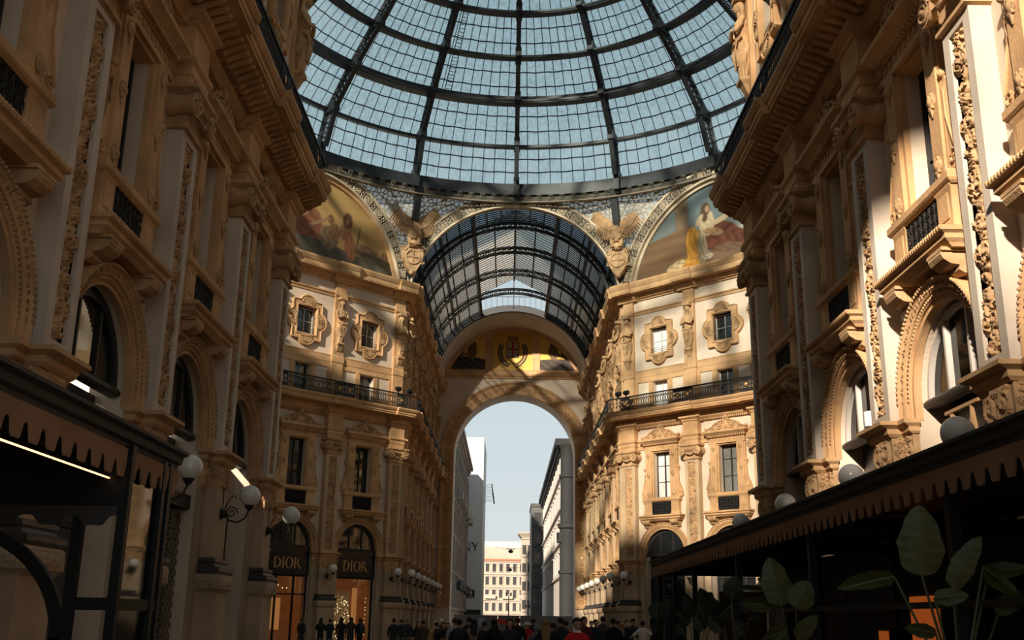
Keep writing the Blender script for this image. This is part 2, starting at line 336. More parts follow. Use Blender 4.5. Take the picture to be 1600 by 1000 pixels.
# ---------------------------------------------------------------- tall pedimented window
def tall_window_proto():
    z0 = 7.1; P = []
    b = MB()
    for sd in (-1, 1):
        for a, c, o in ((.62, .72, .12), (.72, 1.14, .2), (1.14, 1.22, .15)): b.box(*sorted((sd * a, sd * c)), 0, o, 8.9, 11.82)
        b.rloft([(.31, .24, 7.82), (.31, .24, 8.0), (.29, .22, 8.03), (.29, .22, 8.62), (.31, .25, 8.66), (.31, .25, 8.72)], sd * 1.02)
        b.box(*sorted((sd * .85, sd * 1.19)), .2, .235, 8.1, 8.55)
        b.prism([(sd * 1.2, 10.75), (sd * 1.3, 10.8), (sd * 1.34, 10.6), (sd * 1.24, 10.45), (sd * 1.24, 10.1), (sd * 1.3, 9.75), (sd * 1.45, 9.45), (sd * 1.55, 9.2), (sd * 1.56, 9.0), (sd * 1.5, 8.92), (sd * 1.2, 8.92)], 0, .14)
        b.spiral((sd * 1.4, .15, 9.12), .15, 1.4, sd, 0, .035, 18)
        b.tube([(sd * 1.27, .15, 10.4), (sd * 1.29, .15, 9.9), (sd * 1.42, .15, 9.5), (sd * 1.53, .15, 9.2)], .03, 5)
        b.ball((sd * 1.28, .14, 10.72), .09, 8, 6)
    b.box(-1.25, 1.25, 0, .2, 11.82, 11.95).box(-1.22, 1.22, 0, .16, 11.95, 12.2)
    for q in range(9): b.box(-1.1 + .25 * q, -1.0 + .25 * q, .16, .19, 12.0, 12.15)
    b.box(-.7, .7, -.4, .1, 11.74, 11.84)
    P.append(('surround', b.mesh('surround', STONE, z0, SM)))
    b = MB().rloft([(1.28, .2, 12.18), (1.3, .26, 12.24), (1.36, .34, 12.3), (1.36, .4, 12.36), (1.5, .5, 12.44), (1.5, .5, 12.54), (1.46, .46, 12.58)])
    for q in range(19): b.box(-1.26 + .14 * q, -1.19 + .14 * q, .2, .33, 12.2, 12.29)
    P.append(('pediment', b.mesh('pediment', STONE, z0)))
    cs = [(-1.42, 12.56), (-1.42, 12.68), (-1.1, 12.74), (-.95, 12.9), (-.7, 13.08), (-.4, 13.17), (-.16, 13.2), (-.2, 13.36), (-.1, 13.46), (0, 13.52), (.1, 13.46), (.2, 13.36), (.16, 13.2), (.4, 13.17), (.7, 13.08), (.95, 12.9), (1.1, 12.74), (1.42, 12.68), (1.42, 12.56)]
    b = MB().prism(cs, .08, .22)
    for sd in (-1, 1):
        b.spiral((sd * .42, .26, 12.86), .24, 1.6, -sd, PI / 2, .045, 26); b.ball((sd * .42, .26, 12.86), .07, 8, 6); b.spiral((sd * .92, .26, 12.74), .12, 1.2, sd, 0, .03, 16)
        b.tube([(sd * .1, .24, 13.18), (sd * .42, .26, 13.14), (sd * .75, .25, 13.0), (sd * 1.0, .24, 12.8), (sd * 1.35, .24, 12.68)], .045, 6)
        b.ball((sd * 1.4, .22, 12.72), .1, 8, 6)
        for q in range(3): b.ball((sd * (.16 + .1 * q), .24, 13.06 - .03 * q), .06, 6, 5)
    b.ball((0, .24, 12.84), .15, 10, 7, (.9, .5, 1.1)).ball((0, .24, 13.36), .13, 8, 6, (1, .6, 1.2))
    P.append(('crest', b.mesh('crest', CARVED, z0, SM), 'scrolled carved crest'))
    P.append(('ledge', MB().rloft([(1.36, .22, 8.66), (1.4, .27, 8.7), (1.42, .3, 8.74), (1.42, .3, 8.86), (1.36, .24, 8.92)]).mesh('ledge', STONE, z0)))
    b = MB().rloft([(1.45, .36, 7.5), (1.48, .42, 7.56), (1.54, .5, 7.62), (1.54, .5, 7.7), (1.6, .58, 7.74), (1.6, .58, 7.82), (1.5, .46, 7.86)])
    for q in range(33): b.ball((-1.55 + .097 * q, .56, 7.79), .05, 6, 4)
    P.append(('sill', b.mesh('sill', STONE, z0)))
    pr = [(0, 7.12), (.12, 7.1), (.22, 7.16), (.2, 7.24), (.34, 7.26), (.46, 7.34), (.5, 7.42), (.48, 7.52), (0, 7.52)]
    for sd in (-1, 1): P.append(('bracket', MB().extr(pr, sd * 1.05 - .26, sd * 1.05 + .26).box(sd * 1.05 - .31, sd * 1.05 + .31, 0, .5, 7.47, 7.53).mesh('bracket', CARVED, z0)))
    b = MB()
    for x in (-.64, -.045, .56): b.box(x, x + .08, -.34, -.27, 8.92, 11.75)
    b.box(-.64, .64, -.34, -.27, 11.66, 11.76).box(-.64, .64, -.34, -.27, 8.9, 9.0)
    for z in (9.9, 10.9): b.box(-.6, .6, -.335, -.29, z, z + .03)
    P.append(('casement', b.mesh('casement', CASED, z0)))
    P.append(('pane', MB().box(-.62, .62, -.36, -.325, 8.9, 11.76).mesh('pane', PANE, z0)))
    b = MB().box(-.73, .73, -.02, .14, 7.84, 8.7); P.append(('back_board', b.mesh('back_board', BLACK, z0)))
    b = MB()
    for i in range(7):
        x = -.63 + .21 * i
        b.box(x - .1, x - .08, .17, .2, 7.86, 8.68)
        for j in range(4): z = 7.97 + .2 * j; b.ring((x, .185, z), .085, .014, 10, 4); b.spiral((x, .19, z), .07, 1.0, (-1) ** (i + j), 0, .012, 10)
    b.box(-.73, .73, .16, .2, 7.86, 7.9).box(-.73, .73, .16, .2, 8.66, 8.7)
    P.append(('grille', b.mesh('grille', IRON2, z0), 'black scrolled iron grille'))
    for sd in (-1, 1):
        for z in (9.15, 10.35, 11.55):
            b = MB().lathe([(.0, .0), (.14, .0), (.15, .03), (.1, .05), (.06, .08), (.0, .09)], 10, (sd * .93, .2, z), 'o')
            for q in range(6): a = q * PI / 3; b.ball((sd * .93 + .1 * math.cos(a), .22, z + .13 * math.sin(a)), .045, 6, 4)
            b.tube([(sd * .93, .22, z - .12), (sd * .93, .22, z - .3)], .05, 5, .01); P.append(('rosette', b.mesh('rosette', CARVED, z0, SM)))
    return dict(name='tall_window', cat='window', group='tall pedimented windows', parts=P), z0
TALL, TZ = tall_window_proto()
WHITE_PANE = MB().box(-.62, .62, -.36, -.325, 8.9, 11.76).mesh('pane', CURTAIN, TZ)
SHUT_PANE = MB().box(-.62, .62, -.36, -.325, 8.9, 11.76).mesh('pane', SHUT, TZ)
# ---------------------------------------------------------------- arched opening and shopfront
def arch_proto():
    z0 = 5.2; cz = 5.53; P = []
    b = MB().arc([(1.485, -.1), (1.485, .04), (1.57, .04), (1.57, .08), (1.6, .1), (1.63, .08), (1.66, .08), (1.66, .13), (1.7, .16), (1.78, .16), (1.84, .22), (1.87, .2), (1.88, .0)], cz, n=48, legs=.33)
    P.append(('archivolt', b.mesh('archivolt', STONE, z0, SM)))
    b = MB()
    for i in range(60):
        t = PI * (i + .5) / 60; 
        for r, o, q in ((1.615, .1, .028), (1.845, .215, .035)): b.ball((r * math.cos(t), o, cz + r * math.sin(t)), q, 6, 4)
    for i in range(44):
        t = PI * (i + .5) / 44; b.spiral((1.735 * math.cos(t), .165, cz + 1.735 * math.sin(t)), .05, 1.1, 1 if i % 2 else -1, t, .014, 9)
    P.append(('bead_pattern', b.mesh('bead_pattern', CARVED, z0, PI)))
    b = MB().arc([(1.3, -.3), (1.3, -.2), (1.5, -.2), (1.5, -.3)], cz, n=36, legs=.1)
    for x in (-.5, .44): h = math.sqrt(1.4 ** 2 - .5 ** 2); b.box(x, x + .06, -.3, -.21, 5.5, cz + h)
    P.append(('window_frame', b.mesh('window_frame', CASED, z0)))
    pts = [(1.45 * math.cos(PI * i / 36), cz + 1.45 * math.sin(PI * i / 36)) for i in range(37)]
    P.append(('pane', MB().prism([(1.45, 5.4)] + pts + [(-1.45, 5.4)], -.3, -.27).mesh('pane', PANE, z0)))
    P.append(('transom', MB().rloft([(1.5, -.16, 5.4), (1.5, -.12, 5.44), (1.5, -.12, 5.5), (1.5, -.18, 5.56)], 0, -.35).mesh('transom', CASED, z0)))
    return dict(name='arched_window', cat='window', group='arched windows between the pilasters', parts=P), z0
ARCH, AZ = arch_proto()
CLEAR = bpy.data.materials.new('clear_glass'); CLEAR.use_nodes = True
n_ = CLEAR.node_tree.nodes; l_ = CLEAR.node_tree.links; n_.clear(); o_ = n_.new('ShaderNodeOutputMaterial'); t_ = n_.new('ShaderNodeBsdfTransparent'); g_ = n_.new('ShaderNodeBsdfGlossy'); g_.inputs['Roughness'].default_value = .03
f_ = n_.new('ShaderNodeFresnel'); f_.inputs['IOR'].default_value = 1.5; m_ = n_.new('ShaderNodeMixShader'); t_.inputs[0].default_value = (.88, .9, .9, 1)
l_.new(f_.outputs[0], m_.inputs[0]); l_.new(t_.outputs[0], m_.inputs[1]); l_.new(g_.outputs[0], m_.inputs[2]); l_.new(m_.outputs[0], o_.inputs[0])
_p = [(1.45 * math.cos(PI * i / 36), 5.53 + 1.45 * math.sin(PI * i / 36)) for i in range(37)]
ARCHP_R = MB().prism([(1.45, 5.4)] + _p + [(-1.45, 5.4)], -.295, -.285).mesh('pane', CLEAR, AZ)
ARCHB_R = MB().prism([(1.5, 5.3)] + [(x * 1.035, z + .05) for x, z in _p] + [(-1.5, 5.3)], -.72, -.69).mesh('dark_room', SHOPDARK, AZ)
NMULL = mat('pale_mullion', (.5, .45, .4), .5)
b = MB().arc([(1.34, -.3), (1.34, -.18), (1.42, -.18), (1.42, -.3)], 5.53, n=36, legs=.1)
for x in (-.5, .44): b.box(x, x + .07, -.3, -.18, 5.5, 5.53 + 1.3)
ARCHF_R = b.mesh('window_frame', NMULL, AZ)
def shop_proto():
    P = []
    b = MB()
    for x in (-1.5, -.52, .42, 1.4): b.box(x, x + .1, -.6, -.5, 0, 4.1)
    for z in (.35, 3.0, 4.05): b.box(-1.5, 1.5, -.6, -.5, z, z + .1)
    P.append(('frame', b.mesh('frame', CASED)))
    P.append(('pane', MB().box(-1.48, 1.48, -.62, -.58, 0, 4.1).mesh('pane', PANE)))
    P.append(('fascia', MB().rloft([(1.5, -.58, 4.12), (1.5, -.58, 4.2), (1.5, -.58, 5.42)], 0, -.7).mesh('fascia', SHOPDARK)))
    return dict(name='shopfront', cat='shopfront', group='dark shopfronts under the arches', parts=P)
SHOP = shop_proto()
# ---------------------------------------------------------------- upper storey
def quatre_proto():
    z0 = 17.3; c = 18.98; P = []
    def ro(t):
        x, z = math.cos(t), math.sin(t); r = min(1.08 / max(1e-6, abs(x)), 1.24 / max(1e-6, abs(z)))
        for px, pz, q in ((0, 1.02, .6), (0, -1.02, .6), (.86, 0, .62), (-.86, 0, .62)):
            d = x * px + z * pz; k = d * d - px * px - pz * pz + q * q
            if k > 0 and d > 0: r = max(r, d + math.sqrt(k))
        return r
    def ri(t): x, z = math.cos(t), math.sin(t); return min(.66 / max(1e-6, abs(x)), .82 / max(1e-6, abs(z)))
    n = 120; b = MB(); vs = []; fs = []
    lv = [(0, 0.), (0, .14), (.05, .2), (.12, .2), (.16, .14), (.7, .14), (.75, .19), (.9, .19), (1., .1), (1., -.3)]
    for i in range(n):
        t = 2 * PI * i / n; a, q = ro(t), ri(t)
        for k, o in lv: r = a + (q - a) * k; vs.append((r * math.cos(t), o, c + r * math.sin(t)))
    m = len(lv)
    for i in range(n):
        for j in range(m - 1): p = i * m + j; q = ((i + 1) % n) * m + j; fs.append((p, q, q + 1, p + 1))
    b.add(vs, fs); P.append(('surround', b.mesh('surround', STONE, z0)))
    b = MB()
    for (px, pz, a0) in ((0, .98, 0), (0, -.98, PI), (.8, 0, -PI / 2), (-.8, 0, PI / 2)):
        for q in range(9): a = a0 + PI * (q + .5) / 9; b.tube([(px + .08 * math.cos(a), .15, c + pz + .08 * math.sin(a)), (px + .4 * math.cos(a), .17, c + pz + .4 * math.sin(a))], .02, 4, .05)
        b.tube([(px + .45 * math.cos(a0 + PI * q / 14), .16, c + pz + .45 * math.sin(a0 + PI * q / 14)) for q in range(15)], .035, 5)
    P.append(('shell_ornament', b.mesh('shell_ornament', CARVED, z0, SM)))
    b = MB().box(-.66, -.6, -.3, -.22, c - .82, c + .82).box(.6, .66, -.3, -.22, c - .82, c + .82).box(-.66, .66, -.3, -.22, c - .82, c - .75).box(-.66, .66, -.3, -.22, c + .75, c + .82).box(-.03, .03, -.3, -.22, c - .8, c + .8).box(-.62, .62, -.3, -.24, c - .02, c + .02)
    P.append(('casement', b.mesh('casement', CASE, z0)))
    P.append(('pane', MB().box(-.66, .66, -.31, -.28, c - .82, c + .82).mesh('pane', PANE, z0)))
    b = MB().box(-.68, .68, .02, .04, c - .5, c - .48)
    for z in (-.62, -.74): b.box(-.66, .66, .02, .045, c + z, c + z + .025)
    P.append(('safety_bar', b.mesh('safety_bar', IRON2, z0)))
    return dict(name='quatrefoil_window', cat='window', group='quatrefoil framed windows of the upper storey', parts=P), z0
QUA, QZ = quatre_proto()
QWHITE = MB().box(-.66, .66, -.31, -.28, 18.16, 19.8).mesh('pane', CURTAIN, QZ)
def mezz_proto():
    z0 = 14.4; P = []; b = MB()
    hw = S / 2 - .4
    b.box(-hw, hw, 0, .06, 16.36, 16.72)
    for sd in (-1, 1):
        for a, c in ((.56, .86), (1.82, hw)): b.box(*sorted((sd * a, sd * c)), 0, .06, 14.4, 16.36)
        for a, c in ((.86, .92), (1.76, 1.82)): b.box(*sorted((sd * a, sd * c)), 0, .04, 14.9, 16.36)
        b.box(*sorted((sd * .86, sd * 1.82)), 0, .06, 14.4, 14.95)
    b.rloft([(.72, .06, 16.3), (.76, .1, 16.36), (.76, .1, 16.44), (.7, .06, 16.48)])
    P.append(('surround', b.mesh('surround', STONE, z0)))
    b = MB()
    for x in (-.56, -.03, .5): b.box(x, x + .06, -.32, -.26, 14.4, 16.36)
    b.box(-.56, .56, -.32, -.26, 16.28, 16.36).box(-.56, .56, -.32, -.27, 15.5, 15.54)
    P.append(('casement', b.mesh('casement', CASE, z0))); P.append(('pane', MB().box(-.55, .55, -.36, -.31, 14.4, 16.36).mesh('pane', PANE, z0)))
    return dict(name='small_window', cat='window', group='small windows behind the balcony railing', parts=P), z0
MEZ, MZ = mezz_proto()
MWHITE = MB().box(-.55, .55, -.36, -.31, 14.4, 16.36).mesh('pane', CURTAIN, MZ)
def upil_proto():
    z0 = 14.4; b = MB().rloft([(.42, .16, 14.4), (.42, .16, 16.7), (.46, .2, 16.74), (.46, .2, 17.1), (.42, .16, 17.16), (.4, .14, 20.9), (.42, .16, 20.93), (.46, .22, 21.0), (.46, .22, 21.16), (.4, .16, 21.22), (.4, .16, 21.9), (.48, .28, 21.96), (.48, .3, 22.1)])
    P = [('shaft', b.mesh('shaft', STONE, z0))]
    b = MB().box(-.3, .3, .14, .17, 17.25, 17.95)
    for q in range(3): b.box(-.16, .16, .15, .2, 18.0 + .16 * q, 18.06 + .16 * q)
    P.append(('panel', b.mesh('panel', CARVED, z0)))
    return dict(name='upper_pilaster', cat='pilaster', group='flat pilasters of the upper storey', parts=P), z0
UPIL, UZ = upil_proto()
def caryatid_proto(female=True):
    z0 = 17.9; nz, nt_ = 64, 40; Z = np.linspace(17.95, 20.25, nz); vs = []; fs = []; b = MB()
    for i, z in enumerate(Z):
        t = (z - 17.95) / 2.3
        r = np.interp(t, [0, .06, .15, .25, .45, .55, .62, .72, .82, .88, .92, 1.], [.17, .2, .24, .3, .33, .27, .24, .29, .31, .3, .2, .1])
        dpt = np.interp(t, [0, .25, .5, .62, .75, .9, 1.], [.75, .85, .9, .8, .9, .75, .9])
        for j in range(nt_):
            a = 2 * PI * j / nt_; f = 1.0
            if t < .6: f += .085 * math.sin(7 * a + 5.5 * z + 1.2 * math.sin(3 * z)) * (1 - t * .8) + .04 * math.sin(13 * a - 7 * z)
            elif t < .85: f += .04 * math.sin(5 * a + 9 * z)
            o = .26 + r * dpt * f * math.sin(a)
            vs.append((r * f * math.cos(a) + .03 * math.sin(4 * t), max(.0, o), z))
    for i in range(nz - 1):
        for j in range(nt_): p = i * nt_ + j; q = i * nt_ + (j + 1) % nt_; fs.append((p, q, q + nt_, p + nt_))
    fs.append(tuple((nz - 1) * nt_ + j for j in range(nt_))); b.add(vs, fs)
    b.tube([(0, .3, 20.18), (0, .33, 20.36)], .09, 8); b.ball((0, .36, 20.5), .16, 12, 9, (.85, 1, 1.2)); b.ball((0, .52, 20.48), .035, 6, 5)
    b.ball((0, .3, 20.56), .19, 10, 7, (1, .9, 1)); b.box(-.25, .25, .05, .5, 20.72, 20.9)
    for sd in (-1, 1):
        b.tube([(sd * .3, .3, 20.03), (sd * .4, .38, 19.75), (sd * .36, .52, 19.5), (sd * .1, .6, 19.6), (-sd * .05, .58, 19.7)], .085, 8, .06)
        for q in range(5): b.ball((sd * (.15 + .015 * q), .26, 20.45 - .1 * q), .08, 6, 5)
    for q in range(7): b.tube([(-.3 + .1 * q, .5, 19.25 - .04 * math.sin(q)), (-.22 + .08 * q, .55, 18.9), (-.14 + .05 * q, .48, 18.35)], .035, 5, .02)
    b.tube([(-.34, .4, 19.25), (-.1, .55, 19.1), (.15, .56, 19.12), (.36, .38, 19.32)], .06, 6)
    P = [('figure', b.mesh('figure', CARVED, z0, SM))]
    b = MB().rloft([(.1, .12, 17.3), (.16, .25, 17.5), (.2, .36, 17.75), (.26, .46, 17.86), (.26, .46, 17.96)])
    P.append(('bracket', b.mesh('bracket', CARVED, z0)))
    return dict(name='caryatid_statue', cat='statue', group='draped caryatids on the upper pilasters', parts=P), z0
CAR, CARZ = caryatid_proto()
# ---------------------------------------------------------------- railings
def rail_protos():
    z0 = 14.4; o = 1.08; L = S; P = []
    P.append(('top_rail', MB().box(-L / 2, L / 2, o - .04, o + .04, 15.28, 15.35).mesh('top_rail', IRON2, z0)))
    P.append(('bottom_rail', MB().box(-L / 2, L / 2, o - .03, o + .03, 14.46, 14.5).box(-L / 2, L / 2, o - .02, o + .02, 15.1, 15.13).box(-L / 2, L / 2, o - .02, o + .02, 14.66, 14.69).mesh('bottom_rail', IRON2, z0)))
    b = MB(); n = 18
    for i in range(n):
        x = -1.68 + 3.36 * (i + .5) / n
        b.box(x - .095, x - .077, o - .012, o + .012, 14.5, 15.28); b.ring((x, o, 14.9), .07, .014, 10, 4, 'o', .9, 2.6)
        b.ring((x, o, 15.2), .055, .012, 8, 4); b.ring((x, o, 14.58), .055, .012, 8, 4)
    P.append(('balusters', b.mesh('balusters', IRON2, z0)))
    for sd in (-1, 1):
        b = MB(); c = sd * (L / 2 - .36)
        for x in (-.36, .34): b.box(c + x, c + x + .03, o - .03, o + .03, 14.4, 15.32)
        b.ring((c, o, 14.9), .26, .03, 18, 5)
        for q in range(8): a = q * PI / 4; b.spiral((c + .29 * math.cos(a) * .8, o, 14.9 + .31 * math.sin(a)), .075, 1.2, 1 if q % 2 else -1, a, .02, 10)
        b.box(c - .34, c + .34, o - .006, o + .006, 14.52, 14.64).box(c - .34, c + .34, o - .006, o + .006, 15.14, 15.28)
        b.ring((c, o, 14.9), .14, .05, 12, 4)
        P.append(('end_panel', b.mesh('end_panel', IRON2, z0)))
        P.append(('medallion', MB().lathe([(0, 0), (.1, 0), (.12, .03), (.06, .06), (0, .065)], 14, (c, o + .0, 14.9), 'o').mesh('medallion', GILT, z0), 'gilt oval medallion'))
    return dict(name='balcony_railing', cat='railing', group='wrought iron balcony railings', parts=P), z0
RAIL, RZ = rail_protos()
# ---------------------------------------------------------------- globe lamps
def lamp_proto():
    z0 = 3.6; P = []
    P.append(('wall_plate', MB().lathe([(0, 0), (.13, 0), (.14, .03), (.09, .06), (.05, .1), (0, .1)], 12, (0, .36, 3.85), 'o').ball((0, .42, 3.85), .1, 8, 6).mesh('wall_plate', IRON2, z0, SM)))
    b = MB().tube([(0, .42, 3.85), (0, .55, 3.7), (0, .75, 3.66), (0, .92, 3.75), (0, .99, 3.92), (0, 1.0, 4.0)], .022, 6)
    b.spiral((0, .62, 3.88), .0, 1, 1, 0, .01, 4)
    pts = [(0, .6 + .14 * (1 - .8 * i / 20) * math.cos(i * .5), 3.88 + .14 * (1 - .8 * i / 20) * math.sin(i * .5)) for i in range(21)]; b.tube(pts, .016, 5)
    b.tube([(0, .42, 3.9), (0, .5, 4.15), (0, .62, 4.28), (0, .7, 4.2)], .015, 5); b.tube([(0, .4, 4.0), (0, .38, 4.4), (0, .46, 4.5)], .012, 5)
    P.append(('bracket_arm', b.mesh('bracket_arm', IRON2, z0, SM)))
    P.append(('collar', MB().lathe([(.02, 3.92), (.06, 3.96), (.1, 4.02), (.12, 4.06), (.05, 4.07)], 14, (0, 1.0, 0)).mesh('collar', IRON2, z0, SM)))
    P.append(('globe', MB().ball((0, 1.0, 4.27), .245, 24, 16).mesh('globe', GLOBE, z0, PI), 'white opal glass globe'))
    return dict(name='globe_lamp', cat='lamp', group='opal globe wall lamps', parts=P), z0
LAMP, LZ = lamp_proto()
# ---------------------------------------------------------------- wall sheets with openings
def wall_sheet(s0, s1, nb, ztop, sg, nup=99):
    """front face in facade coordinates x = sg * s; openings of nb bays"""
    b = MB(); X = lambda s: sg * s
    def q(sa, sb, za, zb): b.add([(X(sa), 0, za), (X(sb), 0, za), (X(sb), 0, zb), (X(sa), 0, zb)], [(0, 1, 2, 3)])
    def hole(c, h, za, zb, d=.4):
        for x in (c - h, c + h): b.add([(X(x), 0, za), (X(x), -d, za), (X(x), -d, zb), (X(x), 0, zb)], [(0, 1, 2, 3)])
        for z in (za, zb): b.add([(X(c - h), 0, z), (X(c + h), 0, z), (X(c + h), -d, z), (X(c - h), -d, z)], [(0, 1, 2, 3)])
    q(s0, .55, 0, ztop); end = .55 + nb * S; q(end, s1, 0, ztop)
    for k in range(nb):
        a = .55 + k * S; c = a + S / 2; e = a + S
        q(a, c - 1.5, 0, 5.53); q(c + 1.5, e, 0, 5.53); q(a, c - 1.5, 5.53, 7.3); q(c + 1.5, e, 5.53, 7.3)
        n = 36; A = [(c - 1.5 * math.cos(PI * i / n), 5.53 + 1.5 * math.sin(PI * i / n)) for i in range(n + 1)]
        for i in range(n):
            (xa, za), (xb, zb) = A[i], A[i + 1]
            b.add([(X(xa), 0, za), (X(xb), 0, zb), (X(xb), 0, 7.3), (X(xa), 0, 7.3)], [(0, 1, 2, 3)])
            b.add([(X(xa), 0, za), (X(xb), 0, zb), (X(xb), -.7, zb), (X(xa), -.7, za)], [(0, 1, 2, 3)])
        for x in (c - 1.5, c + 1.5): b.add([(X(x), 0, 0), (X(x), -.7, 0), (X(x), -.7, 5.53), (X(x), 0, 5.53)], [(0, 1, 2, 3)])
        q(a, e, 7.3, 8.9); q(a, c - .62, 8.9, 11.76); q(c + .62, e, 8.9, 11.76); hole(c, .62, 8.9, 11.76)
        q(a, e, 11.76, 14.4)
        if k < nup:
            q(a, c - .55, 14.4, 16.36); q(c + .55, e, 14.4, 16.36); hole(c, .55, 14.4, 16.36); q(a, e, 16.36, 18.16)
            q(a, c - .66, 18.16, 19.8); q(c + .66, e, 18.16, 19.8); hole(c, .66, 18.16, 19.8); q(a, e, 19.8, ztop)
        else: q(a, e, 14.4, ztop)
    return b
TAN = math.tan(PI / 8)
def strips(fac, s0, s1, prof, m, name, breaks=None, extra=None, mit=True, mat_=None, bw=.75):
    """mouldings run along a facade; prof (o, z) closed; breaks = pilaster positions where a deeper profile steps forward"""
    sg = -SIDE2[fac]; b = MB()
    x0, x1 = sorted((sg * s0, sg * s1)); mm = TAN if mit else 0
    b.extr(prof, x0, x1, mm if sg > 0 else 0, mm if sg < 0 else 0)
    for s in (breaks or []): b.extr([(o + .16 if o > .01 else o, z - .011) for o, z in prof], sg * s - bw, sg * s + bw)
    if extra: extra(b, sg)
    return b
# local +x in world for each facade relative to s direction
SIDE2 = {}
for k, ((x, y), (dx, dy), rz) in FAC.items():
    SIDE2[k] = -1 if (math.cos(rz) * dx + math.sin(rz) * dy) > 0 else 1
CL_ = 15.9
LEN = {'NL': (30.9, 5), 'NR': (30.9, 5), 'CL': (CL_, 3), 'CR': (CL_, 3), 'AL': (30.4, 6), 'AR': (30.4, 6), 'BL': (CL_, 0), 'BR': (CL_, 0)}
WN = {'NL': 'wall_left', 'NR': 'wall_right', 'CL': 'wall_corner_left', 'CR': 'wall_corner_right', 'AL': 'wall_arm_left', 'AR': 'wall_arm_right', 'BL': 'wall_rear_left', 'BR': 'wall_rear_right'}
def pr_architrave(): return [(0, 12.0), (.06, 12.0), (.06, 12.2), (.09, 12.22), (.09, 12.42), (.15, 12.5), (.15, 12.6), (.05, 12.66), (0, 12.66)]
def pr_balcony(): return [(0, 13.34), (.08, 13.34), (.12, 13.42), (.2, 13.46), (.3, 13.56), (.32, 13.66), (.34, 13.95), (1.06, 13.95), (1.06, 14.02), (1.1, 14.05), (1.1, 14.17), (1.15, 14.2), (1.22, 14.32), (1.22, 14.4), (0, 14.4)]
def pr_main(): return [(0, 21.9), (.1, 21.9), (.12, 22.0), (.16, 22.0), (.3, 22.14), (.36, 22.3), (.8, 22.3), (.8, 22.36), (.82, 22.38), (.82, 22.6), (.86, 22.66), (.94, 22.86), (.94, 22.99), (0, 23.02)]
tn = 0
for fac, (ln, nb) in LEN.items():
    sg = -SIDE2[fac]; loc, rz = fpos(fac, 0)
    b = wall_sheet(0 if fac != 'x' else 0, ln, nb, 23.0, sg, 2 if fac[0] == 'N' else 99)
    struct(WN[fac], b.mesh(WN[fac], PLASTER), loc, rz)
    npil = NP.get(fac, 0); br = [.55 + k * S for k in range(npil)]
    e = ln if fac[0] != 'B' else 4.0
    def modil(b, sg, e=e, br=br, npil=npil):
        n = int(e / .302) if fac[0] in 'NB' else -1
        for i in range(n + 1):
            s = i * .302; x = sg * s
            b.extr([(.3, 13.7), (.5, 13.66), (.62, 13.74), (.8, 13.8), (.95, 13.84), (.98, 13.94), (.3, 13.94)], x - .075, x + .075)
            b.ball((x + sg * .15, .62, 13.95), .07, 8, 5, (.9, 2.2, .6)); b.box(x - .1, x + .1, .3, 1.0, 13.92, 13.96)
        k = int(e / .14)
        for i in range(k): x = sg * (i + .3) * .14; b.box(x - .035, x + .035, .08, .2, 13.36, 13.45)
    tn += 1; struct(f'trim_{tn}', strips(fac, 0, e, pr_balcony(), None, '', br, modil).mesh('balcony_cornice', STONE), loc, rz, 'balcony cornice with carved modillions')
    if npil:
        tn += 1; struct(f'trim_{tn}', strips(fac, 0, e, pr_architrave(), None, '').mesh('architrave', STONE), loc, rz)
        if fac[0] != 'N':
            def dent(b, sg, e=e):
                for i in range(int(e / .2)): x = sg * (i + .5) * .2; b.box(x - .06, x + .06, .1, .26, 22.02, 22.14)
                for i in range(int(e / .16)): x = sg * (i + .5) * .16; b.ball((x, .84, 22.74), .07, 6, 4)
            tn += 1; struct(f'trim_{tn}', strips(fac, 0, e, pr_main(), None, '', br, dent).mesh('main_cornice', STONE), loc, rz)
            tn += 1; struct(f'trim_{tn}', strips(fac, 0, e, [(0, 20.93), (.05, 20.93), (.08, 21.08), (.14, 21.12), (.14, 21.2), (0, 21.2)], None, '').mesh('string_course', STONE), loc, rz)
        tn += 1; struct(f'trim_{tn}', strips(fac, 0, e if fac[0] != 'N' else .55 + 2 * S, [(0, 16.7), (.08, 16.7), (.08, 17.1), (.1, 17.1), (.1, 17.16), (0, 17.16)], None, '').mesh('storey_band', STONE), loc, rz)
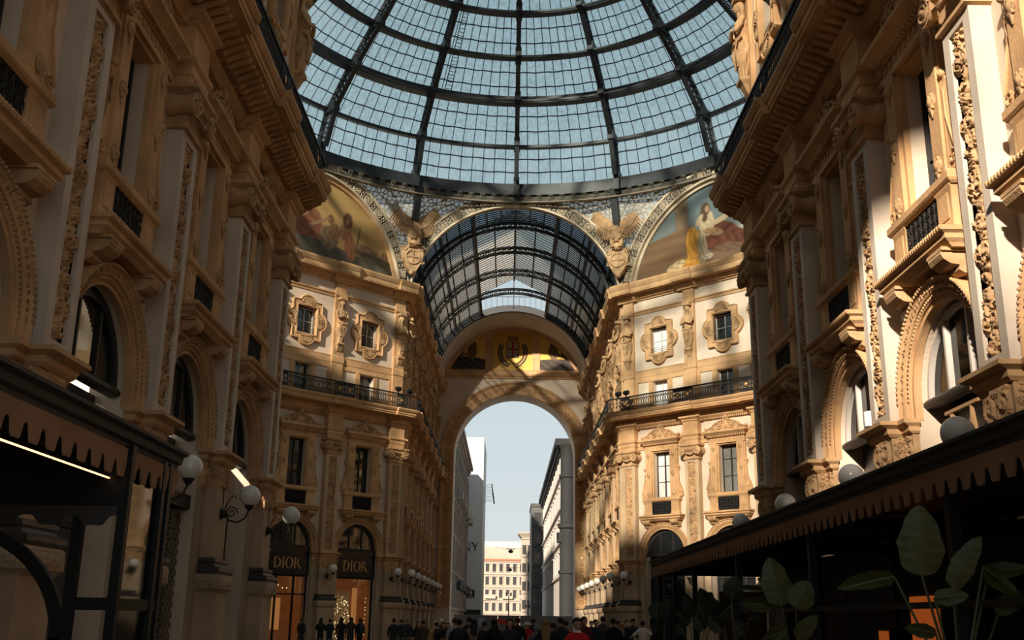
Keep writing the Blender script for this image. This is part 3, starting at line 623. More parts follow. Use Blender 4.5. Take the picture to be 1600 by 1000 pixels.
# ---------------------------------------------------------------- facade things
for fac in ('NL', 'NR', 'CL', 'CR', 'AL', 'AR'):
    near = fac[0] == 'N'; nb = LEN[fac][1]; npil = NP[fac]; f = FN[fac]
    for k in range(npil):
        loc, rz = fpos(fac, .55 + k * S); place((PIL if near else PILF)[k % 2], f'carved pilaster on the {f}, {nth(k, "pilaster")}', loc, rz)
        if not near or k < 3:
            loc, rz = fpos(fac, .55 + k * S, UZ); place(UPIL, f'flat upper pilaster of the {f}, {nth(k, "one")} above the balcony', loc, rz)
            loc, rz = fpos(fac, .55 + k * S, CARZ); place(CAR, f'draped stone caryatid on the {f}, {nth(k, "figure")}', loc, rz)
        if not (fac in ('CL', 'CR') and k == 3) and k < 5:
            loc, rz = fpos(fac, .55 + k * S, LZ); place(LAMP, f'white globe lamp on the {f}, on its {ORD[k]} pilaster from the octagon', loc, rz)
        elif k >= 5 and not near:
            loc, rz = fpos(fac, .55 + k * S, LZ); place(LAMP, f'white globe lamp on the {f}, on its {ORD[k]} pilaster from the octagon', loc, rz)
    for k in range(nb):
        s = .55 + (k + .5) * S
        loc, rz = fpos(fac, s, TZ)
        ov = {}
        if (fac, k) == ('CR', 0): ov = {'pane': WHITE_PANE}
        elif (fac, k) == ('CR', 1): ov = {'pane': SHUT_PANE}
        elif fac == 'NL': ov = {'pane': SHUT_PANE}
        elif fac == 'AR' and k % 2: ov = {'pane': SHUT_PANE}
        what = 'with pale blinds ' if (fac, k) == ('CR', 0) else 'with grey shutters ' if ov else ''
        place(TALL, f'tall pedimented window {what}on the {f}, {nth(k, "bay")}', loc, rz, over=ov)
        loc, rz = fpos(fac, s, AZ); q = place(ARCH, f'arched window on the {f}, {nth(k, "arch")}', loc, rz, over={'window_frame': ARCHF_R, 'pane': ARCHP_R} if fac == 'NR' else None)
        if fac == 'NR': part(q, 'dark_room', ARCHB_R)
        if not (fac == 'CL' and k < 3):
            loc, rz = fpos(fac, s, 0); q = place(SHOP, f'dark shopfront at the foot of the {f}, {nth(k, "bay")}', loc, rz)
            if (fac, k) == ('NL', 2): part(q, 'lit_pane', MB().box(-1.45, -.3, -.575, -.56, .3, 2.9).mesh('lit_pane', mat('lit_cream', (.7, .5, .32), .6, em=(1., .56, .3), ems=.17)), 'warm lit shop window')
        if not near or k < 2:
            loc, rz = fpos(fac, s, QZ); wh = (fac, k) == ('CR', 0)
            place(QUA, f'quatrefoil framed window {"with white blind " if wh else ""}on the {f}, {nth(k, "bay")}', loc, rz, over={'pane': QWHITE} if wh else None)
            loc, rz = fpos(fac, s, MZ); place(MEZ, f'small window behind the railing of the {f}, {nth(k, "bay")}', loc, rz, over={'pane': MWHITE} if wh else None)
        loc, rz = fpos(fac, s, RZ); place(RAIL, f'iron balcony railing along the {f}, {nth(k, "bay")}', loc, rz)
# short railing returns at the octagon corners
for fac in ('NL', 'NR', 'CL', 'CR', 'AL', 'AR', 'BL', 'BR'):
    sg = -SIDE2[fac]; z0 = 14.4; o = 1.08; ln = .55; x0, x1 = sorted((sg * -o * TAN, sg * .55))
    me1 = MB().box(x0, x1, o - .04, o + .04, 15.28, 15.35).box(x0, x1, o - .03, o + .03, 14.46, 14.5).mesh('rails', IRON2, z0)
    b = MB(); n = 4
    for i in range(n): x = x0 + (x1 - x0) * (i + .5) / n; b.box(x - .01, x + .01, o - .012, o + .012, 14.5, 15.28); b.ring((x + .06, o, 14.9), .05, .014, 10, 4, 'o', 1, 3)
    me2 = b.mesh('balusters', IRON2, z0); loc, rz = fpos(fac, 0, z0)
    t = thing('balcony_railing', f'short end of iron railing at the octagon corner of the {FN.get(fac, ("shaded" if fac == "BL" else "sunlit") + " return wall")}', 'railing', 'wrought iron balcony railings', loc, rz); part(t, 'rails', me1); part(t, 'balusters', me2)
# ---------------------------------------------------------------- floor, closing walls, near roof
FLOOR = mat('stone_floor', (.34, .28, .22), .45, var=.3, vs=.6)
PAVE = mat('street_paving', (.30, .28, .26), .8, var=.2, vs=.5)
GREYW = mat('grey_block', (.3, .27, .24), .9)
struct('floor', MB().box(-19, 19, -104, 20, -.3, 0).mesh('floor', FLOOR))
struct('ground', MB().box(-60, 60, -420, -104, -.3, -.01).mesh('ground', PAVE))
NGLASS = roof_glass('dusty_glass', (.74, .76, .75), (.3, .27, .24), .18, .08)
YW0, YW1 = Y0 + 11.25, YF - 11.25
def barrel(y0, y1, name):                      # glazed barrel vault along local y between y0 and y1
    t = thing('glass_vault', name, 'roof', 'glass vaults over the arms out of sight', (0, 0, 22)); vs = []
    for i in range(25):
        a_ = -1.45 + 2.9 * i / 24
        for y in (y0, y1): vs.append((7.6 * math.sin(a_), -y, 21.65 + 7.6 * math.cos(a_)))
    part(t, 'glass_panel', MB().add(vs, [(2 * i, 2 * i + 2, 2 * i + 3, 2 * i + 1) for i in range(24)]).mesh('glass_panel', NGLASS, 22)); n_ = int((y1 - y0) / 5.2)
    for k in range(n_ + 1):
        y = y0 + (y1 - y0) * k / n_; part(t, 'rib', MB().arc([(7.4, -y - .05), (7.4, -y + .05), (7.58, -y + .05), (7.58, -y - .05)], 21.65, .12, PI - .12, 30).mesh('rib', IRON, 22))
    b = MB()
    for a_ in (-1.3, -1.0, -.7, -.42, 0, .42, .7, 1.0, 1.3): x, z = 7.55 * math.sin(a_), 21.65 + 7.55 * math.cos(a_); b.box(x - .025, x + .025, -y1, -y0, z - .04, z + .03)
    part(t, 'purlins', b.mesh('purlins', IRON, 22)); return t
barrel(-1.0, Y0 - .2, 'glass vault over the near arm, above the camera')
for sd, nm in ((-1, 'west'), (1, 'east')):
    b = MB()
    for y in (YW0, YW1): b.box(*sorted((sd * 18.5, sd * 52)), -y - .2, -y + .2, 0, 26.2 if y == YW0 else 23)
    b.box(*sorted((sd * 52, sd * 52.4)), -YW1, -YW0, 0, 23); struct('wall_' + nm, b.mesh('wall_' + nm, PLASTER))
    t = barrel(18.6, 52, f'glass vault over the {nm} arm, out of sight'); t.location = (0, CYC, 22); t.rotation_euler = (0, 0, -sd * PI / 2)
    struct('floor_' + nm, MB().box(*sorted((sd * 18.9, sd * 52.4)), -YW1 - .2, -YW0 + .2, -.3, 0).mesh('floor_' + nm, FLOOR))
# open arch behind the camera, and an added gabled block shaped to shade the awnings and lower wall
b = MB(); n = 36; XR, ZR_, RR, YR = .8, 13.35, 5.8, -1.0; A = [(XR - RR * math.cos(PI * i / n), ZR_ + RR * math.sin(PI * i / n)) for i in range(n + 1)]
def rq(x0, x1, z0, z1): b.add([(x0, -YR, z0), (x1, -YR, z0), (x1, -YR, z1), (x0, -YR, z1)], [(0, 1, 2, 3)])
rq(-19, XR - RR, 0, ZR_); rq(XR + RR, 19, 0, ZR_); rq(-19, XR - RR, ZR_, 29.5); rq(XR + RR, 19, ZR_, 29.5)
for i in range(n):
    (xa, za), (xb, zb) = A[i], A[i + 1]; b.add([(xa, -YR, za), (xb, -YR, zb), (xb, -YR, 29.5), (xa, -YR, 29.5)], [(0, 1, 2, 3)])
struct('wall_rear', b.mesh('wall_rear', PLASTER))
struct('ground_square', MB().box(-90, 90, 20, 140, -.3, -.01).mesh('ground_square', PAVE))
t = thing('gabled_shade_block', 'unseen gabled block added behind the camera to shade the arcade', 'building', None, (-40, -66, 0))
part(t, 'walls', MB().prism([(-12, 0), (40, 0), (40, 19.4), (14.7, 39.6), (2, 49.8), (-12, 40)], -6, 6).mesh('walls', GREYW))
# ---------------------------------------------------------------- octagon arches, tracery spandrels, dome
ZC, RI, RO, ZRING, RRING = 21.65, 7.1, 7.95, 29.55, 18.0
FACES = [('far', (0, YF), 0.), ('cl', (-W - CL_ / 2 * R2, YF - CL_ / 2 * R2), PI / 4), ('cr', (W + CL_ / 2 * R2, YF - CL_ / 2 * R2), -PI / 4),
         ('west', (-18.5, CYC), PI / 2), ('east', (18.5, CYC), -PI / 2), ('near', (0, Y0), PI), ('bl', (-W - CL_ / 2 * R2, Y0 + CL_ / 2 * R2), PI * .75), ('br', (W + CL_ / 2 * R2, Y0 + CL_ / 2 * R2), -PI * .75)]
AN = {'far': 'over the far glazed arm', 'cl': 'over the painted lunette with the golden sky', 'cr': 'over the painted lunette with the blue sky'}
def arch_ring():
    P = []
    P.append(('backing', MB().arc([(RI, .0), (RI, .30), (RO, .30), (RO, .0)], ZC, .16, PI - .16, 60).mesh('backing', CREAMD, ZC)))
    b = MB().arc([(RI - .02, .0), (RI - .02, .4), (RI + .1, .4), (RI + .1, .0)], ZC, .16, PI - .16, 60).arc([(RO - .1, 0), (RO - .1, .4), (RO + .05, .4), (RO + .05, 0)], ZC, .16, PI - .16, 60)
    P.append(('rim', b.mesh('rim', CREAM, ZC)))
    b = MB(); n = 19; rm = (RI + RO) / 2
    for i in range(n):
        t = .2 + (PI - .4) * (i + .5) / n; c = (rm * math.cos(t), .33, ZC + rm * math.sin(t))
        b.ring(c, .30, .032, 20, 5).ring(c, .22, .02, 16, 4); b.ball((c[0], .33, c[2]), .075, 8, 5, (1, .5, 1))
        for q in range(8): a = t + q * PI / 4; b.tube([(c[0] + .07 * math.cos(a), .33, c[2] + .07 * math.sin(a)), (c[0] + .20 * math.cos(a), .34, c[2] + .20 * math.sin(a))], .018, 4, .05)
        t2 = .2 + (PI - .4) * (i + 1) / n
        for e_, r_ in ((-.23, .09), (0, .12), (.23, .09)): c2 = ((rm + e_) * math.cos(t2), .33, ZC + (rm + e_) * math.sin(t2)); b.ring(c2, r_, .024, 10, 4)
        for e_, dt in ((-.26, .03), (.26, .03), (-.26, -.03), (.26, -.03)): c2 = ((rm + e_) * math.cos(t2 + dt), .33, ZC + (rm + e_) * math.sin(t2 + dt)); b.spiral(c2, .09, 1.2, 1 if dt > 0 else -1, t2, .022, 10)
    P.append(('rosettes', b.mesh('rosettes', CREAM, ZC, SM)))
    b = MB().box(-.2, .2, 0, .45, ZC + RI - .1, ZRING); P.append(('keystone_post', b.mesh('keystone_post', CREAM, ZC)))
    for x in (-2.9, 2.9):
        zb = ZC + math.sqrt(RO ** 2 - x * x) - .1; P.append(('bracket', MB().box(x - .13, x + .13, 0, .35, zb, ZRING).mesh('bracket', CREAM, ZC)))
    return dict(name='octagon_arch', cat='arch', group='ornamented iron arches carrying the dome', parts=P)
OARCH = arch_ring()
for nm, (x, y), rz in FACES:
    hl = (W if nm in ('far', 'near') else CL_ / 2 if nm not in ('west', 'east') else W)
    if nm in AN: place(OARCH, f'ornamented cream arch with rosettes {AN[nm]}', (x, y, ZC), rz)
    # spandrel from the arch (or the wall top) up to the dome ring
    n = 48; b = MB(); vs = []; 
    for i in range(n + 1):
        lx = -hl + 2 * hl * i / n
        zb = ZC + math.sqrt(max(.0, (RO if nm in AN else RI) ** 2 - lx * lx)) if (nm not in ('bl', 'br') and abs(lx) < (RO if nm in AN else RI)) else 23.0
        zb = max(23.0, zb)
        c, s_ = math.cos(rz), math.sin(rz)
        ap = 18.5 if nm not in ('cl', 'cr', 'bl', 'br') else (W + CL_ / 2 * R2 + 0) * math.sqrt(2) * .0 + math.hypot(W + CL_ / 2 * R2, CYC - Y0 - CL_ / 2 * R2)
        # top point on the ring along the same azimuth
        az = math.atan2(lx, ap); tx = RRING * math.sin(az); to = ap - RRING * math.cos(az)
        for k in range(5):
            t = k / 4; vs.append((lx + (tx - lx) * t ** 1.5, to * t ** 1.5, zb + (ZRING - zb) * t))
    b.add(vs, [(i * 5 + k, (i + 1) * 5 + k, (i + 1) * 5 + k + 1, i * 5 + k + 1) for i in range(n) for k in range(4)])
    struct('trim_spandrel_' + nm if False else f'trim_{60 + FACES.index((nm, (x, y), rz))}', b.mesh('spandrel', PEND if nm in AN else NGLASS), (x, y, 0), rz, 'tracery glass spandrel under the dome ring')
dome = thing('glass_dome', 'great dome of pale blue glass on dark iron ribs', 'dome', None, (0, CYC, ZRING))
TIER = [(18.0, 30.2), (17.1, 32.7), (15.0, 35.0), (12.8, 37.0), (10.6, 38.9), (7.6, 40.9), (3.6, 42.6)]
def ringprof(b, r, z, pr, n=96):
    vs = []; fs = []; k = len(pr)
    for i in range(n):
        t = 2 * PI * i / n
        for dr, dz in pr: vs.append(((r + dr) * math.sin(t), -(r + dr) * math.cos(t), z + dz))
    for i in range(n):
        for j in range(k): a = i * k + j; q = i * k + (j + 1) % k; c = ((i + 1) % n) * k + (j + 1) % k; d = ((i + 1) % n) * k + j; fs.append((a, q, c, d))
    b.add(vs, fs)
RP = [[(-.25, -.75), (.3, -.75), (.3, .05), (-.25, .05)], [(-.12, -.1), (.25, -.1), (.25, .1), (-.12, .1)], [(-.4, -.24), (.25, -.24), (.25, .22), (-.4, .22)], [(-.3, -.1), (.2, -.1), (.2, .1), (-.3, .1)], [(-.3, -.12), (.2, -.12), (.2, .12), (-.3, .12)], [(-.2, -.15), (.2, -.15), (.2, .15), (-.2, .15)], [(-.4, -.3), (.3, -.3), (.3, .3), (-.4, .3)]]
for i, (r, z) in enumerate(TIER):
    b = MB(); ringprof(b, r, z, RP[i])
    if i in (3, 4, 2): ringprof(b, r - .75, z - .28, [(-.06, -.06), (.06, -.06), (.06, .06), (-.06, .06)])
    part(dome, 'ring_beam', b.mesh('ring_beam', IRON, ZRING, SM))
b = MB(); ringprof(b, 17.75, 29.0, [(-.02, -.12), (.2, -.12), (.2, -.03), (-.02, -.03)])
for i in range(144):
    t = 2 * PI * i / 144
    b.spiral((0, 0, 0), .2, 1.7, 1, 0, .024, 14)
    k = 14 * 5
    for q in range(len(b.v) - k, len(b.v)):
        x, y, z = b.v[q]; R_ = 17.72 - y; b.v[q] = (R_ * math.sin(t) + x * math.cos(t), R_ * math.cos(t) - x * math.sin(t), 29.28 + z)
part(dome, 'scroll_frieze', b.mesh('scroll_frieze', mat('frieze_iron', (.22, .18, .13), .7), ZRING, PI))
b = MB(); ringprof(b, 17.95, 29.1, [(0, -.1), (.1, -.1), (.1, .4), (0, .4)]); part(dome, 'frieze_back', b.mesh('frieze_back', CREAMD, ZRING))
def dprof(n=4):
    out_ = []
    for i in range(len(TIER) - 1):
        for k in range(n):
            t = k / n; out_.append((TIER[i][0] + (TIER[i + 1][0] - TIER[i][0]) * t, TIER[i][1] + (TIER[i + 1][1] - TIER[i][1]) * t))
    return out_ + [TIER[-1]]
DP = dprof()
b = MB(); vs = []; fs = []
for (r, z) in DP:
    for dr, hw in ((-.95, .15), (-.86, .15), (.1, .15), (.2, .15)):
        vs += [(-hw, -(r + dr), z), (hw, -(r + dr), z)]
for i in range(len(DP) - 1):
    p = i * 8; q = p + 8
    for a, c in ((0, 2), (4, 6)):
        fs += [(p + a, p + a + 1, q + a + 1, q + a), (p + c, p + c + 1, q + c + 1, q + c), (p + a, p + c, q + c, q + a), (p + a + 1, p + c + 1, q + c + 1, q + a + 1)]
b.add(vs, fs)
for i in range(len(DP) - 1):
    (ra, za), (rb, zb) = DP[i], DP[i + 1]; b.add([(s_, -(r + dr), z) for s_ in (-.02, .02) for r, z, dr in ((ra, za, -.5), (ra, za, -.44), (rb, zb, -.44), (rb, zb, -.5))] , [(0, 1, 2, 3), (4, 5, 6, 7)])
    m_ = 2
    for k in range(m_):
        t = (k + .5) / m_; rr, z = ra + (rb - ra) * t, za + (zb - za) * t
        for dd, q in ((-.66, .17), (-.14, .18)): b.ring((0, -(rr + dd), z), q, .035, 12, 4, 'x'); b.ring((0, -(rr + dd), z), q * .45, .03, 8, 4, 'x')
for i in range(1, len(TIER) - 1):
    r, z = TIER[i]; b.box(-.2, .2, -(r + .25), -(r - .95), z - .3, z + .3)
b.box(-.2, .2, -18.2, -17.4, 29.3, 30.6)
RIBM = b.mesh('rib', IRON, ZRING)
for k in range(16):
    o = part(dome, 'rib', RIBM); o.rotation_euler = (0, 0, -2 * PI * k / 16)
SEG = 2 * PI / 16
for i in range(len(TIER) - 1):
    (ra, za), (rb, zb) = TIER[i], TIER[i + 1]; n = 8; vs = []
    for k in range(n + 1):
        a = (k / n - .5) * SEG; vs += [(ra * math.sin(a), -ra * math.cos(a), za), (rb * math.sin(a), -rb * math.cos(a), zb)]
    gm = MB().add(vs, [(2 * k, 2 * k + 2, 2 * k + 3, 2 * k + 1) for k in range(n)]).mesh('glass_panel', DGLASS, ZRING)
    b = MB(); nv = 9 if i < 4 else 6
    for k in range(1, nv):
        a = (k / nv - .5) * SEG; b.tube([(ra * math.sin(a), -(ra - .04) * math.cos(a), za), (rb * math.sin(a), -(rb - .04) * math.cos(a), zb)], .026, 4)
    for t in (1 / 3, 2 / 3):
        r, z = ra + (rb - ra) * t - .06, za + (zb - za) * t
        b.tube([(r * math.sin((q / 16 - .5) * SEG), -r * math.cos((q / 16 - .5) * SEG), z + (.025 if q % 4 in (1, 2) else -.01)) for q in range(17)], .045, 4)
    bmh = b.mesh('glazing_bars', IRON, ZRING)
    for k in range(16):
        o = part(dome, 'glass_panel', gm); o.rotation_euler = (0, 0, -(k + .5) * SEG); part(o, 'glazing_bars', bmh)
b = MB().lathe([(3.7, 42.4), (3.4, 42.7), (3.2, 44.5), (3.4, 44.6), (1.5, 45.8), (.02, 46.2)], 16, (0, 0, 0)); part(dome, 'lantern', b.mesh('lantern', DGLASS, ZRING))
# corner posts from eagles to the ring
for sd in (-1, 1):
    az = math.atan2(W, YF - CYC); P1 = Vector((17.9 * math.sin(az) * sd, CYC + 17.9 * math.cos(az), 29.5)); P0 = Vector((sd * W, YF - .15, 23.0))
    d = (P1 - P0); b = MB(); px = Vector((math.cos(az), -sd * math.sin(az), 0)) * .22; vs = []
    for p in (P0, P1):
        for a, c in ((-1, -1), (1, -1), (1, 1), (-1, 1)):
            n_ = Vector((sd * math.sin(az), math.cos(az), 0)) * .2; q = p + px * a + n_ * c; vs.append((q.x, -q.y, q.z))
    b.add(vs, [(0, 1, 2, 3), (4, 5, 6, 7), (0, 1, 5, 4), (1, 2, 6, 5), (2, 3, 7, 6), (3, 0, 4, 7)])
    solo('iron_post', b.mesh('iron_post', IRON), f'slanting iron post behind the eagle on the {"shaded" if sd < 0 else "sunlit"} corner', 'post', 'iron posts behind the eagles')
# ladder inside the dome
b = MB(); a0 = -SEG + .055
def dpt(z, a, off): 
    r = np.interp(z, [t[1] for t in TIER], [t[0] for t in TIER]) - off; return (r * math.sin(a), r * math.cos(a) * -1, z)
for da in (0, .03): b.tube([dpt(z, a0 + da, .18) for z in np.linspace(35.0, 38.9, 9)], .03, 4)
for z in np.linspace(35.1, 38.8, 24): b.tube([dpt(z, a0, .18), dpt(z, a0 + .03, .18)], .022, 4)
solo('ladder', b.mesh('ladder', IRON, 35), 'thin iron ladder climbing the dome glass beside a rib', 'ladder', None, (0, CYC, 35))
# ---------------------------------------------------------------- painted pictures (grids with painted colours)
def painting(name, poly_in, x0, x1, z0, z1, nx, nz, fn, dz, o=0.02):
    X, Z = np.meshgrid(np.linspace(x0, x1, nx), np.linspace(z0, z1, nz), indexing='ij'); col = fn(X, Z)
    inside = poly_in(X, Z); vs = [(float(X[i, j]), o, float(Z[i, j])) for i in range(nx) for j in range(nz)]; fs = []
    for i in range(nx - 1):
        for j in range(nz - 1):
            if inside[i, j] and inside[i + 1, j] and inside[i, j + 1] and inside[i + 1, j + 1]: fs.append((i * nz + j, (i + 1) * nz + j, (i + 1) * nz + j + 1, i * nz + j + 1))
    me = MB().add(vs, fs).mesh(name, PAINT, dz)
    at = me.color_attributes.new('paint', 'FLOAT_COLOR', 'POINT'); c = np.ones((len(vs), 4), np.float32); c[:, :3] = col.reshape(-1, 3); at.data.foreach_set('color', c.ravel()); return me
def ell(X, Z, c, x, z, a, b_, col, rot=0., soft=.12, fold=0.):
    dx, dz_ = X - x, Z - z; u = (dx * math.cos(rot) + dz_ * math.sin(rot)) / a; v = (-dx * math.sin(rot) + dz_ * math.cos(rot)) / b_
    m = np.clip((1 - np.sqrt(u * u + v * v)) / soft, 0, 1)[..., None]; cc = np.array(col) * np.ones_like(c)
    if fold: cc = cc * (1 + fold * np.sin(u * 9 + 2.5 * np.sin(v * 4)))[..., None]
    return c * (1 - m) + cc * m
def base_(X, col, col2=None, Z=None, z0=0, z1=1):
    t = np.clip((Z - z0) / (z1 - z0), 0, 1)[..., None]; return np.array(col) * (1 - t) + np.array(col2) * t
def paint_blue(X, Z):                      # seated robed figure, plain generic design
    X = X + 2.8
    c = base_(X, (.20, .205, .175), (.105, .14, .15), Z, 23, 28.5)
    c = ell(X, Z, c, 5.2, 24.8, 2.0, .8, (.50, .42, .30), .2, .5); c = ell(X, Z, c, 4.2, 24.3, 1.6, .5, (.44, .36, .24), 0, .5)
    wall = ((X < .6) & (Z < 26.1 + .15 * X))[..., None]; bw = np.array((.17, .10, .052)) * (1 + .1 * np.sin(Z * 9))[..., None]
    c = np.where(wall, bw, c); pl = ((np.abs(X + .15) < .5) & (Z > 26.0))[..., None]; c = np.where(pl, np.array((.17, .115, .07)) * (1 + .25 * np.cos((X + .15) * 3))[..., None], c)
    c = np.where((Z < 23.9 + .05 * X)[..., None], np.array((.16, .10, .06)) * np.ones_like(c), c)
    c = ell(X, Z, c, 2.6, 24.9, 1.75, 1.05, (.115, .038, .022), -.25, .1, .25); c = ell(X, Z, c, 4.0, 24.5, 1.1, .6, (.10, .034, .02), -.5, .1, .25)
    c = ell(X, Z, c, .75, 24.6, .62, 1.45, (.46, .22, .035), .12, .1, .2); c = ell(X, Z, c, .35, 23.6, .9, .45, (.42, .2, .035), .5, .1, .2)
    c = ell(X, Z, c, 1.35, 24.4, .4, 1.2, (.30, .225, .14), .05, .1, .2); c = ell(X, Z, c, 1.75, 26.0, .62, .95, (.42, .33, .2), .1, .1, .12)
    c = ell(X, Z, c, 2.75, 25.95, .9, .2, (.40, .29, .18), .25, .1); c = ell(X, Z, c, 3.5, 26.3, .3, .12, (.5, .32, .2), .6, .1)
    c = ell(X, Z, c, 1.70, 26.95, .40, .52, (.085, .05, .028), .1, .3); c = ell(X, Z, c, 1.55, 26.5, .3, .5, (.085, .05, .028), .3, .3); c = ell(X, Z, c, 1.82, 26.92, .19, .27, (.34, .21, .125), .0, .35)
    c = ell(X, Z, c, 1.2, 26.3, .5, .2, (.40, .30, .18), .9, .2); c = ell(X, Z, c, 2.2, 25.3, .9, .3, (.28, .17, .09), -.3, .3, .2); c = ell(X, Z, c, 3.3, 24.0, 1.2, .35, (.13, .075, .045), -.1, .3, .2)
    c = ell(X, Z, c, -.7, 23.6, .85, .35, (.45, .33, .17), .3, .2, .3); c = ell(X, Z, c, 1.7, 23.75, .5, .22, (.42, .34, .24), 0, .2, .3)
    return c
def paint_gold(X, Z):
    X = X - 4.0
    c = base_(X, (.40, .235, .08), (.46, .29, .11), Z, 23, 28.5)
    c = np.where((Z < 24.0 - .12 * X)[..., None], np.array((.10, .085, .06)) * (1 + .2 * np.sin(X * 5 + Z * 4))[..., None], c)
    for x, z, a, b_, k, r in ((-4.3, 25.5, 1.2, 1.0, (.24, .09, .05), .3), (-4.0, 24.9, 1.5, .6, (.22, .08, .045), .1), (-4.6, 26.3, .5, .7, (.34, .19, .09), 0), (-2.6, 24.7, .8, .85, (.20, .13, .07), 0), (-2.2, 25.2, .5, .6, (.22, .11, .05), 0), (-1.3, 25.5, .5, .75, (.27, .13, .06), -.2), (-.9, 24.5, .5, 1.0, (.30, .12, .06), .2), (-1.2, 26.2, .4, .6, (.15, .06, .03), 0), (.6, 24.4, 1.3, .5, (.24, .14, .07), -.2), (1.9, 24.35, .35, .5, (.2, .11, .06), 0), (3.2, 23.7, 1.2, .5, (.1, .07, .05), 0), (-2.5, 25.95, .28, .35, (.2, .1, .05), 0)):
        c = ell(X, Z, c, x, z, a, b_, k, r, .15, .22)
    c = ell(X, Z, c, -1.2, 26.15, .17, .24, (.30, .17, .09), 0, .4); c = ell(X, Z, c, -3.3, 25.6, 1.0, .14, (.30, .17, .09), .5, .3); c = ell(X, Z, c, -.3, 25.2, .1, 1.1, (.16, .12, .04), -.15, .4); c = ell(X, Z, c, 1.6, 24.05, 2.6, .4, (.07, .055, .035), -.12, .4, .2); return c
def inarc(r): return lambda X, Z: (X ** 2 + (Z - ZC) ** 2 < r * r)
for nm, fn, lab in (('cl', paint_gold, 'painted lunette of robed figures under a golden sky'), ('cr', paint_blue, 'painted lunette of a seated robed figure under a blue sky')):
    f = [q for q in FACES if q[0] == nm][0]
    # local x mirrored so the picture reads the right way round
    t = thing('painted_lunette', lab, 'mural', 'painted lunettes under the dome arches', (f[1][0], f[1][1], 23), f[2])
    part(t, 'picture', painting('picture', inarc(RI - .2), -7, 7, 23.0, 28.7, 240, 110, fn, 23))
    part(t, 'border', MB().arc([(RI - .24, -.05), (RI - .24, .18), (RI - .02, .18), (RI - .02, -.05)], ZC, .16, PI - .16, 50).mesh('border', STONE if nm == 'cl' else CREAM, 23))
# ---------------------------------------------------------------- eagles on the octagon corners
def eagle():
    P = []
    b = MB()
    pr = [(.02, 1.0), (.2, 1.02), (.3, 1.2), (.36, 1.5), (.33, 1.75), (.24, 1.98), (.15, 2.15), (.115, 2.32), (.11, 2.5), (.02, 2.6)]
    b.lathe(pr, 14, (0, .35, 0)); b.ball((.02, .4, 2.62), .15, 12, 8, (.85, 1.25, .9)); b.tube([(.02, .52, 2.63), (.03, .68, 2.61), (.03, .74, 2.5)], .075, 6, .02); b.ball((-.1, .5, 2.66), .03, 6, 5); b.ball((.13, .5, 2.66), .03, 6, 5)
    for sd in (-1, 1):
        b.tube([(sd * .2, .35, 1.25), (sd * .24, .42, .95), (sd * .2, .45, .75)], .16, 8, .08)
        for q in (-1, 0, 1): b.tube([(sd * .2, .45, .78), (sd * .2 + q * .1, .58, .72)], .04, 5, .02)
    for i in range(46):
        a = random.uniform(0, 2 * PI); z = random.uniform(1.1, 1.95); r = np.interp(z, [p[1] for p in pr], [p[0] for p in pr]); b.ball((r * math.cos(a), .35 + r * math.sin(a), z), .075, 5, 4, (1, .6, 1.4))
    b.ball((0, .3, .78), .3, 12, 8, (1, .8, .7)); b.ball((0, .2, 1.05), .26, 10, 8)
    P.append(('body', b.mesh('body', CARVED, 0, SM)))
    for sd in (-1, 1):
        b = MB()
        A = [(.2, .35, 1.95), (.4, .3, 2.12), (.6, .25, 2.32), (.8, .2, 2.55), (1.0, .15, 2.8)]
        b.tube([(sd * x, o, z) for x, o, z in A], .15, 8, .05)
        b.prism([(sd * .15, 1.9), (sd * .4, 2.12), (sd * .6, 2.32), (sd * .8, 2.55), (sd * 1.0, 2.8), (sd * 1.12, 2.45), (sd * 1.05, 2.0), (sd * .85, 1.65), (sd * .6, 1.4), (sd * .3, 1.35)], .2, .27)
        for i in range(15):
            t = i / 14; k = t * 3.999; j = int(k); u = k - j; x, o, z = [A[j][q] + (A[j + 1][q] - A[j][q]) * u for q in range(3)]
            ln = .5 + .5 * math.sin(PI * min(1, t * .8 + .15)) * (1.1 - .35 * t); dx, dz = .12 + .3 * t, -1 + .6 * t
            n = math.hypot(dx, dz); b.tube([(sd * x, o + .03, z), (sd * (x + dx / n * ln * .5), o + .1, z + dz / n * ln * .5), (sd * (x + dx / n * ln), o + .02, z + dz / n * ln)], .085, 5, .03)
            b.tube([(sd * x, o + .1, z), (sd * (x + dx / n * ln * .5), o + .14, z + dz / n * ln * .5)], .08, 5, .05)
        P.append(('wing', b.mesh('wing', CARVED, 0, SM)))
    sh = [(-.48, .62), (-.55, .3), (-.5, 0), (-.36, -.32), (-.18, -.6), (0, -.72), (.18, -.6), (.36, -.32), (.5, 0), (.55, .3), (.48, .62), (.2, .72), (-.2, .72)]
    b = MB().prism(sh, 0, .3); b.ring((0, .32, .1), .36, .045, 20, 5); b.box(-.34, .34, .3, .35, .08, .13).box(-.03, .03, .3, .35, -.22, .44); b.ball((0, .2, -.66), .16, 8, 6)
    for sd in (-1, 1): b.spiral((sd * .46, .3, .55), .16, 1.3, sd, 0, .05, 14); b.spiral((sd * .46, .3, -.1), .13, 1.2, -sd, 0, .045, 14)
    P.append(('shield', b.mesh('shield', CARVED, 0, SM), 'stone shield with a cross')); return dict(name='eagle_statue', cat='statue', group='eagles with spread wings under the dome', parts=P)
EAG = eagle()
for sd in (-1, 1):
    az = math.atan2(W, YF - CYC) * sd; place(EAG, f'stone eagle with spread wings on the {"shaded" if sd < 0 else "sunlit"} octagon corner, above a shield', (sd * (W - .25), YF - .55, 24.65), -az).scale = (1.36, 1.36, 1.36)
